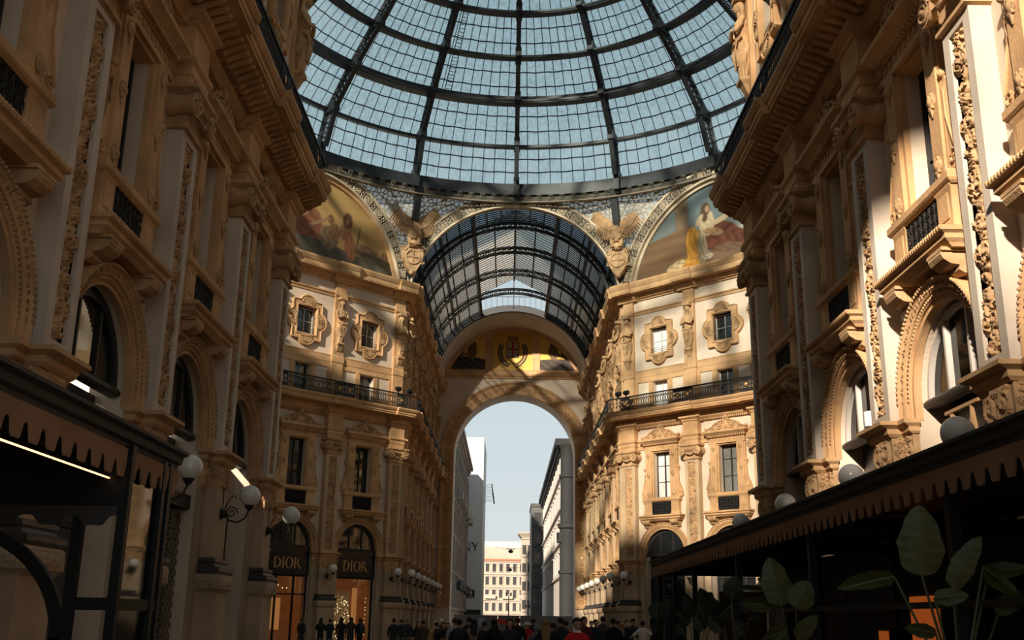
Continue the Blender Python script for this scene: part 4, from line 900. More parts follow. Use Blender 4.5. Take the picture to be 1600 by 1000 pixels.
# ---------------------------------------------------------------- far arm: glazed vault
YE, XE = 97.3, .3
vault = thing('glass_vault', 'long barrel vault of glass and dark iron over the far arm', 'roof', None, (0, YF, 22))
RIBS = [70.7, 76.0, 81.3, 86.5, 91.7]; HL = 3.05; AH = math.asin(HL / 7.6)
def vp(r, a, y): return (r * math.sin(a), -y + YF, ZC + r * math.cos(a))
amax = 1.42
for y in RIBS:
    b = MB(); yy = y - YF
    for r0_, r1_ in ((7.02, 7.2), (7.4, 7.58)): b.arc([(r0_, -yy - .12), (r0_, -yy + .12), (r1_, -yy + .12), (r1_, -yy - .12)], ZC, .12, PI - .12, 60)
    for i in range(52): t = .16 + (PI - .32) * (i + .5) / 52; b.ring((7.31 * math.cos(t), -yy, ZC + 7.31 * math.sin(t)), .13, .035, 10, 4)
    part(vault, 'rib', b.mesh('rib', IRON, 22))
for a, wd, hh in ((.42, .2, .5), (-.42, .2, .5), (.78, .12, .3), (-.78, .12, .3), (1.1, .12, .3), (-1.1, .12, .3), (1.38, .1, .25), (-1.38, .1, .25)):
    b = MB(); r = 7.58; c, s_ = math.cos(a), math.sin(a); vs = []
    for y in (67.1, 91.9):
        for dr, dt in ((0, -wd / 2), (0, wd / 2), (-hh, wd / 2), (-hh, -wd / 2)): rr = r + dr; vs.append((rr * s_ + dt * c, -(y - YF), ZC + rr * c - dt * s_))
    b.add(vs, [(0, 1, 2, 3), (4, 5, 6, 7), (0, 1, 5, 4), (1, 2, 6, 5), (2, 3, 7, 6), (3, 0, 4, 7)]); part(vault, 'purlin', b.mesh('purlin', IRON, 22))
def shell(a0, a1, y0, y1, n=12):
    vs = []
    for i in range(n + 1):
        a = a0 + (a1 - a0) * i / n
        for y in (y0, y1): vs.append((7.6 * math.sin(a), -(y - YF), ZC + 7.6 * math.cos(a)))
    return MB().add(vs, [(2 * i, 2 * i + 2, 2 * i + 3, 2 * i + 1) for i in range(n)])
def bars(a0, a1, y0, y1, nl):
    b = MB(); n = max(2, int((y1 - y0) / .36))
    for i in range(1, n): y = y0 + (y1 - y0) * i / n - YF; b.arc([(7.52, -y - .03), (7.52, -y + .03), (7.58, -y + .03), (7.58, -y - .03)], ZC, PI / 2 - a1, PI / 2 - a0, 12)
    for i in range(1, nl):
        a = a0 + (a1 - a0) * i / nl; x, z = 7.5 * math.sin(a), ZC + 7.5 * math.cos(a); b.box(x - .045, x + .045, -(y1 - YF), -(y0 - YF), z - .08, z + .03)
    return b
yy = [67.1] + RIBS
for i in range(len(yy) - 1):
    for a0, a1 in ((AH, amax), (-amax, -AH)):
        q = part(vault, 'glass_panel', shell(a0, a1, yy[i], yy[i + 1]).mesh('glass_panel', VDARK if i == 0 else VGLASS, 22)); part(q, 'glazing_bars', bars(a0, a1, yy[i], yy[i + 1], 7).mesh('glazing_bars', IRON, 22))
    if i == 0:
        q = part(vault, 'glass_panel', shell(-AH, AH, yy[0], yy[1]).mesh('glass_panel', VDARK, 22)); part(q, 'glazing_bars', bars(-AH, AH, yy[0], yy[1], 6).mesh('glazing_bars', IRON, 22))
ze = ZC + 7.6 * math.cos(AH); zr_ = ze + 1.55
for i in range(1, 4):
    for sd in (-1, 1):
        ya, yb = yy[i] - YF, yy[i + 1] - YF
        q = part(vault, 'ridge_panel', MB().add([(sd * HL, -ya, ze), (0, -ya, zr_), (0, -yb, zr_), (sd * HL, -yb, ze)], [(0, 1, 2, 3)]).mesh('ridge_panel', VGLASS, 22))
        b = MB(); n = int((yb - ya) / .5)
        for k in range(n + 1): y = ya + (yb - ya) * k / n; b.tube([(sd * HL, -y, ze - .03), (0, -y, zr_ - .03)], .028, 4)
        for t in (.0, .5): x, z = sd * HL * (1 - t), ze + (zr_ - ze) * t; b.box(x - .05, x + .05, -yb, -ya, z - .12, z)
        part(q, 'glazing_bars', b.mesh('glazing_bars', IRON, 22))
b = MB().box(-.07, .07, -(86.6 - YF), -(70.6 - YF), zr_ - .25, zr_); part(vault, 'ridge_beam', b.mesh('ridge_beam', IRON, 22))
b = MB(); y = 91.6 - YF
b.box(-HL, HL, -y - .03, -y + .03, 30.0, 30.06)
for k in range(13): x = -HL + 2 * HL * k / 12; b.box(x - .018, x + .018, -y - .02, -y + .02, 28.9, 30.03)
b.box(-.05, .05, -y - .05, -y + .05, 28.9, 31.5)
part(vault, 'end_railing', b.mesh('end_railing', IRON, 22))
# ---------------------------------------------------------------- far arm: masonry end with the street arch
ZA, RA, RB = 16.4, 5.65, 6.9
b = MB(); vs = []; n = 48
for y in (91.9, YE):
    for i in range(n + 1): t = PI * i / n; vs.append((7.0 * math.cos(t) + 0, -y, ZC + 7.0 * math.sin(t)))
b.add(vs, [(i, i + 1, n + 2 + i, n + 1 + i) for i in range(n)])
for i in range(n): # upper skin
    pass
part(vault, 'end_rib', MB().arc([(6.98, -(91.95 - YF)), (6.98, -(91.55 - YF)), (7.42, -(91.55 - YF)), (7.42, -(91.95 - YF))], ZC, .1, PI - .1, 48).mesh('end_rib', IRON, 22))
struct('ceiling_arm_end', b.mesh('ceiling_arm_end', mat('soffit_plaster', (.62, .58, .52), .9, var=.12, vs=.8)))
b = MB(); n = 40; A = [(XE - RA * math.cos(PI * i / n), ZA + RA * math.sin(PI * i / n)) for i in range(n + 1)]
def qq(x0, x1, z0, z1): b.add([(x0, -YE, z0), (x1, -YE, z0), (x1, -YE, z1), (x0, -YE, z1)], [(0, 1, 2, 3)])
qq(-8.2, XE - RA, 0, 24); qq(XE + RA, 8.2, 0, 24); qq(-8.2, 8.2, 24, 29.2)
for i in range(n):
    (xa, za), (xb, zb) = A[i], A[i + 1]
    b.add([(xa, -YE, za), (xb, -YE, zb), (xb, -YE, 24), (xa, -YE, 24)], [(0, 1, 2, 3)]); b.add([(xa, -YE, za), (xb, -YE, zb), (xb, -YE - 3, zb), (xa, -YE - 3, za)], [(0, 1, 2, 3)])
for x in (XE - RA, XE + RA): b.add([(x, -YE, 0), (x, -YE - 3, 0), (x, -YE - 3, ZA), (x, -YE, ZA)], [(0, 1, 2, 3)])
b.box(-14, XE - RA - .02, -YE - 3, -YE - 2.9, 0, 32).box(XE + RA + .02, 14, -YE - 3, -YE - 2.9, 0, 32)
struct('wall_far', b.mesh('wall_far', PLASTER))
t = thing('street_arch', 'tall stone arch opening to the street, with a patterned band', 'arch', None, (XE, YE, 0))
b = MB().arc([(RA, -.02), (RA, .12), (RA + .12, .16), (RA + .2, .12), (RB - .3, .12), (RB - .24, .2), (RB - .08, .26), (RB, .22), (RB, -.02)], ZA, n=56, legs=ZA - 2.5)
part(t, 'archivolt', b.mesh('archivolt', STONE, 0, SM))
b = MB()
for i in range(36):
    tt = PI * (i + .5) / 36; rm = (RA + RB) / 2 - .05; b.ring((rm * math.cos(tt), .12, ZA + rm * math.sin(tt)), .15 if i % 4 else .24, .022, 10, 4)
for sd in (-1, 1):
    for k in range(24): b.ring((sd * ((RA + RB) / 2 - .05), .13, ZA - .4 - .56 * k), .16 if k % 4 else .24, .03, 10, 4)
part(t, 'rosette_band', b.mesh('rosette_band', mat('brown_inlay', (.26, .14, .06), .8), 0))
tn += 1; struct(f'trim_{tn}', MB().extr([(0, 23.6), (.1, 23.62), (.12, 23.8), (.2, 23.85), (.2, 24.0), (.12, 24.05), (.1, 24.35), (0, 24.4)], -7.6, 7.6).mesh('end_band', STONE), (0, YE, 0))
def lun_side(sd):
    def fn(X, Z):
        c = base_(X, (.62, .36, .06), (.70, .44, .11), Z, 24, 28); c = c * (1 + .08 * np.sin(X * 23) * np.sin(Z * 19))[..., None]
        k = (.045, .032, .022)
        c = np.where((Z < 25.5 + (.25 if sd < 0 else -.1) * np.sin(X * 1.1))[..., None], np.array((.05, .038, .028)) * (1 + .3 * np.sin(X * 7 + Z * 9))[..., None], c)
        o = sd * 3.9
        c = ell(X, Z, c, o, 26.3, .5, .95, (.13, .075, .038), .1 * sd, .15, .2); c = ell(X, Z, c, o + .05, 27.25, .36, .36, k, 0, .15); c = ell(X, Z, c, o + sd * .8, 25.9, .9, .16, (.17, .1, .05), -.3 * sd, .2)
        c = ell(X, Z, c, sd * 5.4, 25.6, .5, .45, k, .4, .15); c = ell(X, Z, c, sd * 5.0, 26.1, .25, .5, k, .8 * sd, .15); return c
    return fn
def coat(X, Z):
    c = base_(X, (.62, .37, .08), (.54, .29, .06), Z, 24.5, 28.5); c = c * (1 + .1 * np.sin(X * 31) * np.sin(Z * 27))[..., None]
    k = (.05, .03, .018)
    for i in range(26):
        t = i / 25
        for sd in (-1, 1):
            a = -PI / 2 + sd * (.35 + 1.75 * t); x, z = 1.22 * math.cos(a) , 26.2 + 1.35 * math.sin(a)
            for r in (-.5, .5): c = ell(X, Z, c, x + r * .26 * math.cos(a), z + r * .26 * math.sin(a), .21, .08, k, a + sd * PI / 2 + r, .45)
    sh = (np.abs(X) < .52) & (Z > 25.75) & (Z < 27.15); c = np.where(sh[..., None], np.array((.30, .25, .19)), c)
    c = np.where((sh & ((np.abs(X) < .09) | (np.abs(Z - 26.5) < .09)))[..., None], np.array((.28, .03, .02)), c)
    bd = (np.abs(X) < .6) & (Z > 25.67) & (Z < 27.23) & ~sh; c = np.where(bd[..., None], np.array(k), c)
    for i in range(5): c = ell(X, Z, c, -.4 + .2 * i, 27.62 + (.06 if i % 2 == 0 else 0), .09, .17, k, 0, .3)
    c = np.where(((np.abs(X) < .5) & (np.abs(Z - 27.42) < .06))[..., None], np.array(k), c)
    for x, a in ((-.35, .35), (.35, -.35)): c = ell(X, Z, c, x * 1.6, 24.95, .8, .05, k, a, .4)
    return c
def box_in(x0, x1, z0, z1, r): return lambda X, Z: (X > x0) & (X < x1) & (Z > z0) & (Z < z1) & (X ** 2 + (Z - ZC) ** 2 < r * r)
for nm, x0, x1, fn, lab in (('figure', -6.6, -2.55, lun_side(-1), 'gold ground panel with a dark seated figure, beside the shield panel towards the shaded wall'), ('shield', -1.95, 1.95, coat, 'gold ground panel with a crowned red cross shield in a laurel wreath'), ('figure', 2.55, 6.6, lun_side(1), 'gold ground panel with a dark seated figure, beside the shield panel towards the sunlit wall')):
    t = thing('mosaic_panel', lab, 'mural', 'gold mosaic panels above the street arch', (0, YE - .02, 24.4))
    part(t, 'picture', painting('picture', box_in(x0, x1, 24.42, 28.6, 6.62), x0, x1, 24.42, 28.6, 130, 130, fn, 24.4))
    b = MB()
    for x in (x0, x1):
        if abs(x) < 6: b.box(x - .06, x + .06, 0, .09, 24.4, ZC + math.sqrt(6.6 ** 2 - x * x))
    b.box(x0, x1, 0, .08, 24.38, 24.46)
    if nm == 'shield': b.box(-2.5, -2.0, 0, .06, 24.4, 28.1).box(2.0, 2.5, 0, .06, 24.4, 28.1)
    part(t, 'frame', b.mesh('frame', STONE, 24.4))
tn += 1; struct(f'trim_{tn}', MB().arc([(6.6, 0), (6.6, .14), (6.98, .2), (6.98, 0)], ZC, .3, PI - .3, 48).mesh('lunette_arch', STONE), (0, YE, 0))
# spotlights on the balconies
for fac, pts in (('CL', (1.2, .25)), ('CR', (1.0, .35))):
    for k, s in enumerate(pts):
        loc, rz = fpos(fac, s, 15.35); t = thing('spotlight', f'small black spotlight on the balcony rail of the {FN[fac]}, {"nearer to" if k else "further from"} the eagle', 'lamp', 'spotlights on the balcony rails', loc, rz)
        part(t, 'housing', MB().lathe([(.1, -.2), (.13, -.15), (.15, .18), (.02, .2)], 10, (0, 1.05, .28), 'x').mesh('housing', BLACK)); part(t, 'yoke', MB().box(-.03, .03, 1.02, 1.08, 0, .2).box(-.12, .12, 1.03, 1.07, .1, .14).mesh('yoke', BLACK))
# ---------------------------------------------------------------- helper: point on a photograph ray at a given distance
def at(px, py, Y):
    u, v = px - 800, py - 500; d = fw + rc * (u / FPX) - uc * (v / FPX); return Vector((CX, 0, CZ)) + d * (Y / d.y)
# ---------------------------------------------------------------- fashion shop under the shaded corner
WARM = mat('glowing_shop_interior', (.45, .2, .08), .7, var=.3, vs=2, em=(.40, .13, .035), ems=.16)  # interior walls glow in place of the shop's own lamps
WARM2 = mat('lit_display', (.5, .3, .15), .6, em=(.9, .36, .1), ems=.4)
SPARK = mat('fairy_light', (.9, .7, .4), .4, em=(1., .72, .36), ems=2.2)
def letters(txt, h, o, d, cx, z):
    b = MB(); x = 0
    def stem(x, w_): b.box(x, x + w_, o, o + d, z, z + h); b.box(x - .05 * h, x + w_ + .05 * h, o, o + d, z, z + .03 * h); b.box(x - .05 * h, x + w_ + .05 * h, o, o + d, z + .97 * h, z + h)
    def bowl(cx_, cz_, ax, az, thick, a0, a1, full=False):
        n = 28; vs = []
        for i in range(n + 1):
            a = a0 + (a1 - a0) * i / n; c, s_ = math.cos(a), math.sin(a)
            for k, oo in ((1, o), (1, o + d), (0, o + d), (0, o)):
                vs.append((cx_ + (ax - (0 if k else thick)) * c, oo, cz_ + (az - (0 if k else .04 * h)) * s_))
        b.add(vs, [(4 * i + j, 4 * i + (j + 1) % 4, 4 * i + 4 + (j + 1) % 4, 4 * i + 4 + j) for i in range(n) for j in range(4)])
    adv = {'D': .86, 'I': .36, 'O': .95, 'R': .78, 'N': .95, 'Y': .85, 'M': 1.}
    tot = sum(adv[c] for c in txt) * h; x = cx - tot / 2
    for c in txt:
        if c == 'D': stem(x + .06 * h, .12 * h); bowl(x + .15 * h, z + h / 2, .6 * h, h / 2, .14 * h, -PI / 2, PI / 2)
        elif c == 'I': stem(x + .08 * h, .13 * h)
        elif c == 'O': bowl(x + .45 * h, z + h / 2, .42 * h, .51 * h, .14 * h, 0, 2 * PI)
        elif c == 'R': stem(x + .06 * h, .12 * h); bowl(x + .15 * h, z + .74 * h, .38 * h, .26 * h, .12 * h, -PI / 2, PI / 2); b.prism([(x + .3 * h, z + .5 * h), (x + .42 * h, z + .5 * h), (x + .8 * h, z), (x + .64 * h, z)], o, o + d)
        elif c == 'N': stem(x + .06 * h, .06 * h); stem(x + .76 * h, .06 * h); b.prism([(x + .04 * h, z + h), (x + .2 * h, z + h), (x + .82 * h, z), (x + .7 * h, z)], o, o + d)
        elif c == 'Y': b.box(x + .36 * h, x + .48 * h, o, o + d, z, z + .5 * h); b.prism([(x, z + h), (x + .15 * h, z + h), (x + .48 * h, z + .45 * h), (x + .36 * h, z + .45 * h)], o, o + d); b.prism([(x + .72 * h, z + h), (x + .8 * h, z + h), (x + .48 * h, z + .45 * h), (x + .38 * h, z + .5 * h)], o, o + d)
        elif c == 'M':
            for q in (0, .7): b.box(x + q * h, x + (q + .16) * h, o, o + d, z, z + h)
            b.prism([(x + .1 * h, z + h), (x + .26 * h, z + h), (x + .5 * h, z + .3 * h), (x + .4 * h, z + .2 * h)], o, o + d); b.prism([(x + .6 * h, z + h), (x + .76 * h, z + h), (x + .48 * h, z + .2 * h), (x + .36 * h, z + .3 * h)], o, o + d)
        x += adv[c] * h
    return b
for k in range(3):
    loc, rz = fpos('CL', .55 + (k + .5) * S, 0)
    t = thing('shopfront', ['black shop sign with brass lettering over a sparkling lit display window, beside the far arm', 'black shop sign with brass lettering over a warm lit glass door', 'black shop sign with brass lettering hidden behind the near facade'][k], 'shopfront', 'shops with brass lettered signs', loc, rz)
    sg_ = part(t, 'sign_board', MB().box(-1.5, 1.5, -.5, -.12, 3.86, 5.42).box(-1.5, 1.5, -.12, -.1, 3.86, 3.9).mesh('sign_board', SIGN)); part(sg_, 'lettering', letters('DIOR', .62, -.12, .03, 0, 4.22).mesh('lettering', LETTER), 'brass serif lettering')
    b = MB()
    for x in ((-1.5, 1.4) if k != 1 else (-1.5, -.62, .56, 1.4)): b.box(x, x + .1, -.35, -.25, 0, 3.86)
    b.box(-1.5, 1.5, -.35, -.25, 3.78, 3.88)
    if k == 1: b.box(-1.5, 1.5, -.35, -.25, 2.75, 2.83)
    part(t, 'frame', b.mesh('frame', BLACK)); part(t, 'pane', MB().box(-1.4, 1.4, -.32, -.3, 0, 3.8).mesh('pane', CLEAR))
    b = MB(); b.add([(-1.5, -.7, 0), (1.5, -.7, 0), (1.5, -2.2, 0), (-1.5, -2.2, 0), (-1.5, -.7, 3.9), (1.5, -.7, 3.9), (1.5, -2.2, 3.9), (-1.5, -2.2, 3.9)], [(2, 3, 7, 6), (0, 3, 7, 4), (1, 2, 6, 5), (4, 5, 6, 7), (0, 1, 2, 3)]); part(t, 'interior', b.mesh('interior', WARM))
    if k == 0:
        b = MB(); random.seed(4)
        for i in range(150):
            a = random.uniform(0, PI); r = 1.15 * math.sqrt(random.uniform(.08, 1)); b.ball((-.35 + r * math.cos(a), -1.2, 1.2 + 1.4 * r * math.sin(a)), random.uniform(.014, .03), 5, 4)
        for i in range(40): b.ball((-.35 + random.uniform(-.3, .3), -1.2, random.uniform(.3, 1.3)), .02, 5, 4)
        for i in range(10): b.ball((1.28, -.6, .5 + .24 * i + random.uniform(-.05, .05)), .025, 5, 4)
        part(t, 'fairy_lights', b.mesh('fairy_lights', SPARK), 'half round cluster of glittering lights')['kind'] = 'stuff'
        part(t, 'glowing_backdrop', MB().box(-1.3, .75, -1.6, -1.5, .2, 3.1).mesh('glowing_backdrop', mat('glowing_backdrop', (.4, .28, .18), .7, em=(.5, .28, .12), ems=.12))); part(t, 'lit_column', MB().lathe([(.16, 0), (.16, 3.3)], 12, (.95, -1.3, 0)).mesh('lit_column', WARM2))  # back panel emits the light that display lamps would give it
    else:
        part(t, 'lit_niche', MB().box(.05, .95, -2.1, -2.0, .8, 2.6).mesh('lit_niche', WARM2)); b = MB()
        for z in (.9, 1.5, 2.1): b.box(-1.3, -.6, -2.0, -1.7, z, z + .05); b.ball((-1.0, -1.8, z + .25), .12, 8, 6)
        part(t, 'shelves', b.mesh('shelves', DARKWOOD)); b = MB()
        for q in range(7): b.ball((-1 + .3 * q, -1.2, 3.2 + .1 * math.sin(q * 2)), .035, 6, 4)
        part(t, 'ceiling_lights', b.mesh('ceiling_lights', SPARK))
# ---------------------------------------------------------------- restaurant pavilions
def valance(y0, y1, x, zt, zb, per=.27):
    """scalloped canvas strip in the plane x = const; polygon in (y, z)"""
    b = MB(); n = int((y1 - y0) / per); per = (y1 - y0) / n
    for i in range(n):
        a = y0 + i * per; h = zt - zb; zm = zt - h * .47; P = lambda u, v: (a + per * u, zb + h * v)
        pts = [(a, zt), (a + per, zt), (a + per, zm), P(.91, .51), P(.83, .43), P(.78, .26), P(.735, .09), P(.67, .0), P(.5, .015), P(.33, .0), P(.265, .09), P(.22, .26), P(.17, .43), P(.09, .51), (a, zm)]
        k = len(b.v); m = len(pts); b.v += [(x - .008, y, z) for y, z in pts] + [(x + .008, y, z) for y, z in pts]
        b.f += [tuple(k + j for j in range(m)), tuple(k + m + j for j in range(m))] + [(k + j, k + (j + 1) % m, k + m + (j + 1) % m, k + m + j) for j in range(m)]
    return b
def wb(b, x0, x1, y0, y1, z0, z1): return b.box(x0, x1, -y1, -y0, z0, z1)
def pavilion(sd, xf, y0, y1, label):
    t = thing('restaurant_pavilion', label, 'pavilion', 'awning pavilions along the facades', (0, 0, 0)); xb = sd * 6.55; xs = sorted((xf, xb))
    part(t, 'roof', wb(MB(), xs[0], xs[1], y0, y1, 3.0, 3.06).mesh('roof', BLACK))
    pr = [(0, 2.93), (.03, 2.93), (.04, 3.0), (.08, 3.02), (.09, 3.08), (.14, 3.1), (.14, 3.13), (0, 3.13)]; b = MB(); vs = []
    for y in (y0, y1): vs += [(xf - sd * (o - .02), -y, z) for o, z in pr]
    m = len(pr); b.add(vs, [tuple(range(m)), tuple(range(m, 2 * m))] + [(i, (i + 1) % m, m + (i + 1) % m, m + i) for i in range(m)])
    wb(b, xs[0], xs[1], y1 - .03, y1 + .04, 2.93, 3.13); part(t, 'fascia', b.mesh('fascia', FASCIA))
    part(t, 'valance', valance(y0, y1, xf - sd * .03, 2.95, 2.70).mesh('valance', VAL), 'brown scalloped canvas valance')
    return t
PR = pavilion(1, 3.66, 3.0, 28.45, 'long dark restaurant pavilion with brown scalloped awning beside the sunlit facade')
for y in (28.1, 25.6, 22.9, 18.5, 14.0, 9.5, 5.0):
    b = MB(); wb(b, 3.72, 3.82, y - .05, y + .05, 0, 3.0); wb(b, 6.4, 6.5, y - .05, y + .05, 0, 3.0); wb(b, 3.72, 6.5, y - .04, y + .04, 2.75, 2.95); part(PR, 'post', b.mesh('post', BLACK))
b = MB()
for z in (.95, 1.75): wb(b, 3.74, 3.8, 3, 28.1, z, z + .06); wb(b, 3.74, 6.5, 28.07, 28.13, z, z + .06)
part(PR, 'rail', b.mesh('rail', BLACK))
b = MB()
for i in range(24): y = 5 + i * .9; wb(b, 6.45, 6.52, y, y + .86, 0, 2.95)
part(PR, 'back_panelling', b.mesh('back_panelling', DARKWOOD))
for k, (ya, yb) in enumerate(((15.0, 16.1), (17.1, 17.55))):
    t = thing('bar_counter', ['wide orange glowing counter front deep inside the dark pavilion', 'narrow orange glowing counter front deep inside the dark pavilion'][k], 'counter', 'glowing bar counters', (6.1, (ya + yb) / 2, 0)); L2 = (yb - ya) / 2
    part(t, 'carcass', MB().box(-.3, .3, -L2, L2, 0, 1.55 if k else 2.05).mesh('carcass', DARKWOOD)); part(t, 'lit_front', MB().box(-.34, -.3, -L2 + .05, L2 - .05, .1, 1.5 if k else 2.0).mesh('lit_front', mat('orange_lit', (.5, .14, .03), .5, em=(1., .2, .03), ems=.22)), 'orange lit front')
BRICK = mat('brick', (.3, .13, .06), .85)
bt = BRICK.node_tree.nodes.new('ShaderNodeTexBrick'); bt.inputs['Scale'].default_value = 3.2; bt.inputs['Color1'].default_value = (.34, .15, .07, 1); bt.inputs['Color2'].default_value = (.26, .1, .05, 1); bt.inputs['Mortar'].default_value = (.05, .035, .025, 1)
tco = BRICK.node_tree.nodes.new('ShaderNodeTexCoord'); mpp = BRICK.node_tree.nodes.new('ShaderNodeMapping'); mpp.inputs['Rotation'].default_value = (PI / 2, 0, 0)
BRICK.node_tree.links.new(tco.outputs['Object'], mpp.inputs[0]); BRICK.node_tree.links.new(mpp.outputs[0], bt.inputs['Vector']); BRICK.node_tree.links.new(bt.outputs[0], BRICK.node_tree.nodes['Principled BSDF'].inputs['Base Color'])
solo('brick_screen', MB().box(-.55, .55, 0, .15, 0, 2.35).mesh('brick_screen', BRICK), 'low brick screen behind the leafy plants at the far end of the long awning', 'screen', None, (5.75, 27.6, 0))
PL = pavilion(-1, -3.51, 2.5, 10.32, 'short restaurant pavilion with brown scalloped awning and light strip beside the shaded facade')
b = MB(); wb(b, -6.5, -3.45, 8.88, 8.98, 2.44, 2.98); part(PL, 'end_beam', b.mesh('end_beam', BLACK))
b = valance(0, 3.0, 0, 2.46, 2.3, .36); b.v = [(-6.5 + y, 8.86 + x, z) for x, y, z in b.v]; part(PL, 'end_valance', b.mesh('end_valance', FASCIA))
for x, y in ((-3.47, 8.93), (-3.83, 8.93), (-3.5, 9.88), (-3.5, 10.06), (-6.45, 8.93), (-3.5, 6.0)):
    b = MB(); wb(b, x - .04, x + .04, y - .04, y + .04, 0, 2.98); part(PL, 'post', b.mesh('post', BLACK))
b = MB(); wb(b, -3.83, -3.47, 8.9, 8.96, 1.62, 1.72); wb(b, -3.53, -3.47, 8.93, 10.06, 1.62, 1.72); part(PL, 'rail', b.mesh('rail', BLACK))
b = MB(); vs = []
for i in range(17):
    a = PI / 2 * i / 16
    for r in (.95, 1.06):
        for o in (-8.96, -8.9): vs.append((-4.9 + r * math.cos(a), o, 1.35 + .92 * r * math.sin(a)))
b.add(vs, [(4 * i + j, 4 * i + k, 4 * i + 4 + k, 4 * i + 4 + j) for i in range(16) for j, k in ((0, 1), (1, 3), (3, 2), (2, 0))]); b.box(-3.96, -3.84, -8.96, -8.9, 0, 1.4); part(PL, 'arched_brace', b.mesh('arched_brace', BLACK))
b = MB(); wb(b, -3.515, -3.505, 9.0, 9.85, .1, 2.9); part(PL, 'glass_pane', b.mesh('glass_pane', CLEAR))
b = MB(); wb(b, -3.62, -3.6, 2.6, 8.9, 2.694, 2.703)
solo('light_strip', b.mesh('light_strip', mat('led', (1, .8, .6), .4, em=(1, .56, .28), ems=2.4)), 'thin warm light strip under the short awning', 'lamp')
t = thing('wall_lamp', 'warm lit wall lamp inside the short pavilion, mostly hidden', 'lamp', None, (-6.3, 8.3, 2.2))
part(t, 'bulb', MB().ball((0, 0, 0), .08, 10, 8).mesh('bulb', mat('bulb', (1, .8, .5), .4, em=(1, .6, .28), ems=30))); part(t, 'bracket', MB().box(-.25, -.07, -.02, .02, -.02, .02).mesh('bracket', BLACK))
# roller grille in the shaded facade
loc, rz = fpos('NL', .55 + 1.5 * S, 0); t = thing('roller_grille', 'closed black roller grille between two pilasters of the shaded near facade', 'shutter', None, loc, rz); b = MB()
for i in range(34): z = .05 + .112 * i; b.box(-1.48, 1.48, -.3, -.27, z, z + .025)
for i in range(33):
    for j in range(11): x = -1.45 + .28 * j + (.14 if i % 2 else 0); b.box(x, x + .022, -.3, -.27, .05 + .112 * i, .162 + .112 * i)
part(t, 'lattice', b.mesh('lattice', mat('grille_steel', (.17, .14, .11), .5, metal=.3))); part(t, 'box', MB().box(-1.5, 1.5, -.4, -.1, 3.85, 4.15).mesh('box', BLACK))
part(t, 'shop_lights', MB().box(-.9, -.75, -.56, -.55, .2, 2.4).box(.2, .5, -.56, -.55, 1.4, 1.7).box(.6, .9, -.56, -.55, .3, 1.0).mesh('shop_lights', mat('dim_shop', (.3, .15, .06), .6, em=(1, .4, .12), ems=.4)))
# wooden easels behind the globe lamp of the sunlit facade
for k, (s, nm) in enumerate(((.55 + 3.5 * S, 'nearer'), (.55 + 2.5 * S, 'further'))):
    loc, rz = fpos('NR', s, 4.12); t = thing('wooden_trestle', f'pale wooden trestle standing in the dark arch of the sunlit facade, the {nm} one', 'trestle', 'wooden trestles in the arches', loc, rz); 
    for x0_, x1_ in ((-.9, -.65), (-.4, -.75), (-.1, .1), (.35, .05)): part(t, 'leg', MB().tube([(x0_, -.28, 0), (x1_, -.3, 1.1)], .035, 5).mesh('leg', mat('light_wood', (.42, .25, .12), .6)))
    part(t, 'top_bar', MB().box(-.95, .4, -.34, -.26, 1.06, 1.12).mesh('top_bar', MATS['light_wood'])); part(t, 'shelf', MB().box(-1.45, 1.45, -.45, -.1, -.06, 0).mesh('shelf', BLACK))
# interior lamp shade seen in the second sunlit arch, chandelier strip in the first
loc, rz = fpos('NR', .55 + 1.5 * S, 5.6)
t = thing('table_lamp', 'white lamp shade standing behind the arched window of the sunlit facade', 'lamp', None, (loc[0] - .15, loc[1] - .2, loc[2] - .04), rz)
part(t, 'lamp_shade', MB().lathe([(.17, .1), (.17, .42)], 20, (-.1, -.45, 0)).mesh('lamp_shade', CURTAIN, 0, SM)); part(t, 'stem', MB().lathe([(.1, 0), (.03, .04), (.03, .2)], 10, (-.1, -.45, 0)).mesh('stem', DARKWOOD))
# ---------------------------------------------------------------- leafy plants
LEAF = mat('leaf', (.095, .09, .026), .42, spec=.35, var=.3, vs=7); LEAF2 = mat('leaf_dark', (.022, .027, .014), .45, spec=.3, var=.3, vs=6); STEM = mat('leaf_stem', (.12, .11, .06), .4); POT = mat('planter', (.012, .012, .012), .5)
def leaf_mesh(p0, p1, wd, droop, org, m, tw=0.):
    n, k = 22, 9; d = p1 - p0; L = d.length; view = (Vector((CX, 0, CZ)) - p0).normalized(); side = d.cross(view).normalized(); nor = side.cross(d).normalized(); side = (side * math.cos(tw) + nor * math.sin(tw)); nor = side.cross(d).normalized()
    X = np.zeros((n, k)); O = X.copy(); Z = X.copy()
    for i in range(n):
        t = i / (n - 1); hw = wd / 2 * (math.sin(PI * min(1, t ** .72 * .97 + .03)) ** .6 if t < .995 else .03)
        for j in range(k):
            s_ = (j - k // 2) / (k // 2); p = p0 + d * t + nor * (droop * L * math.sin(PI * t * .9) + abs(s_) * hw * .22 + .012 * L * math.sin(t * 40 + s_ * 2) * abs(s_)) + side * hw * s_ * (1 + .05 * math.sin(t * 17 + j))
            q = p - org; X[i, j], O[i, j], Z[i, j] = q.x, -q.y, q.z
    return MB().grid(X, O, Z).mesh('leaf', m, 0, PI)
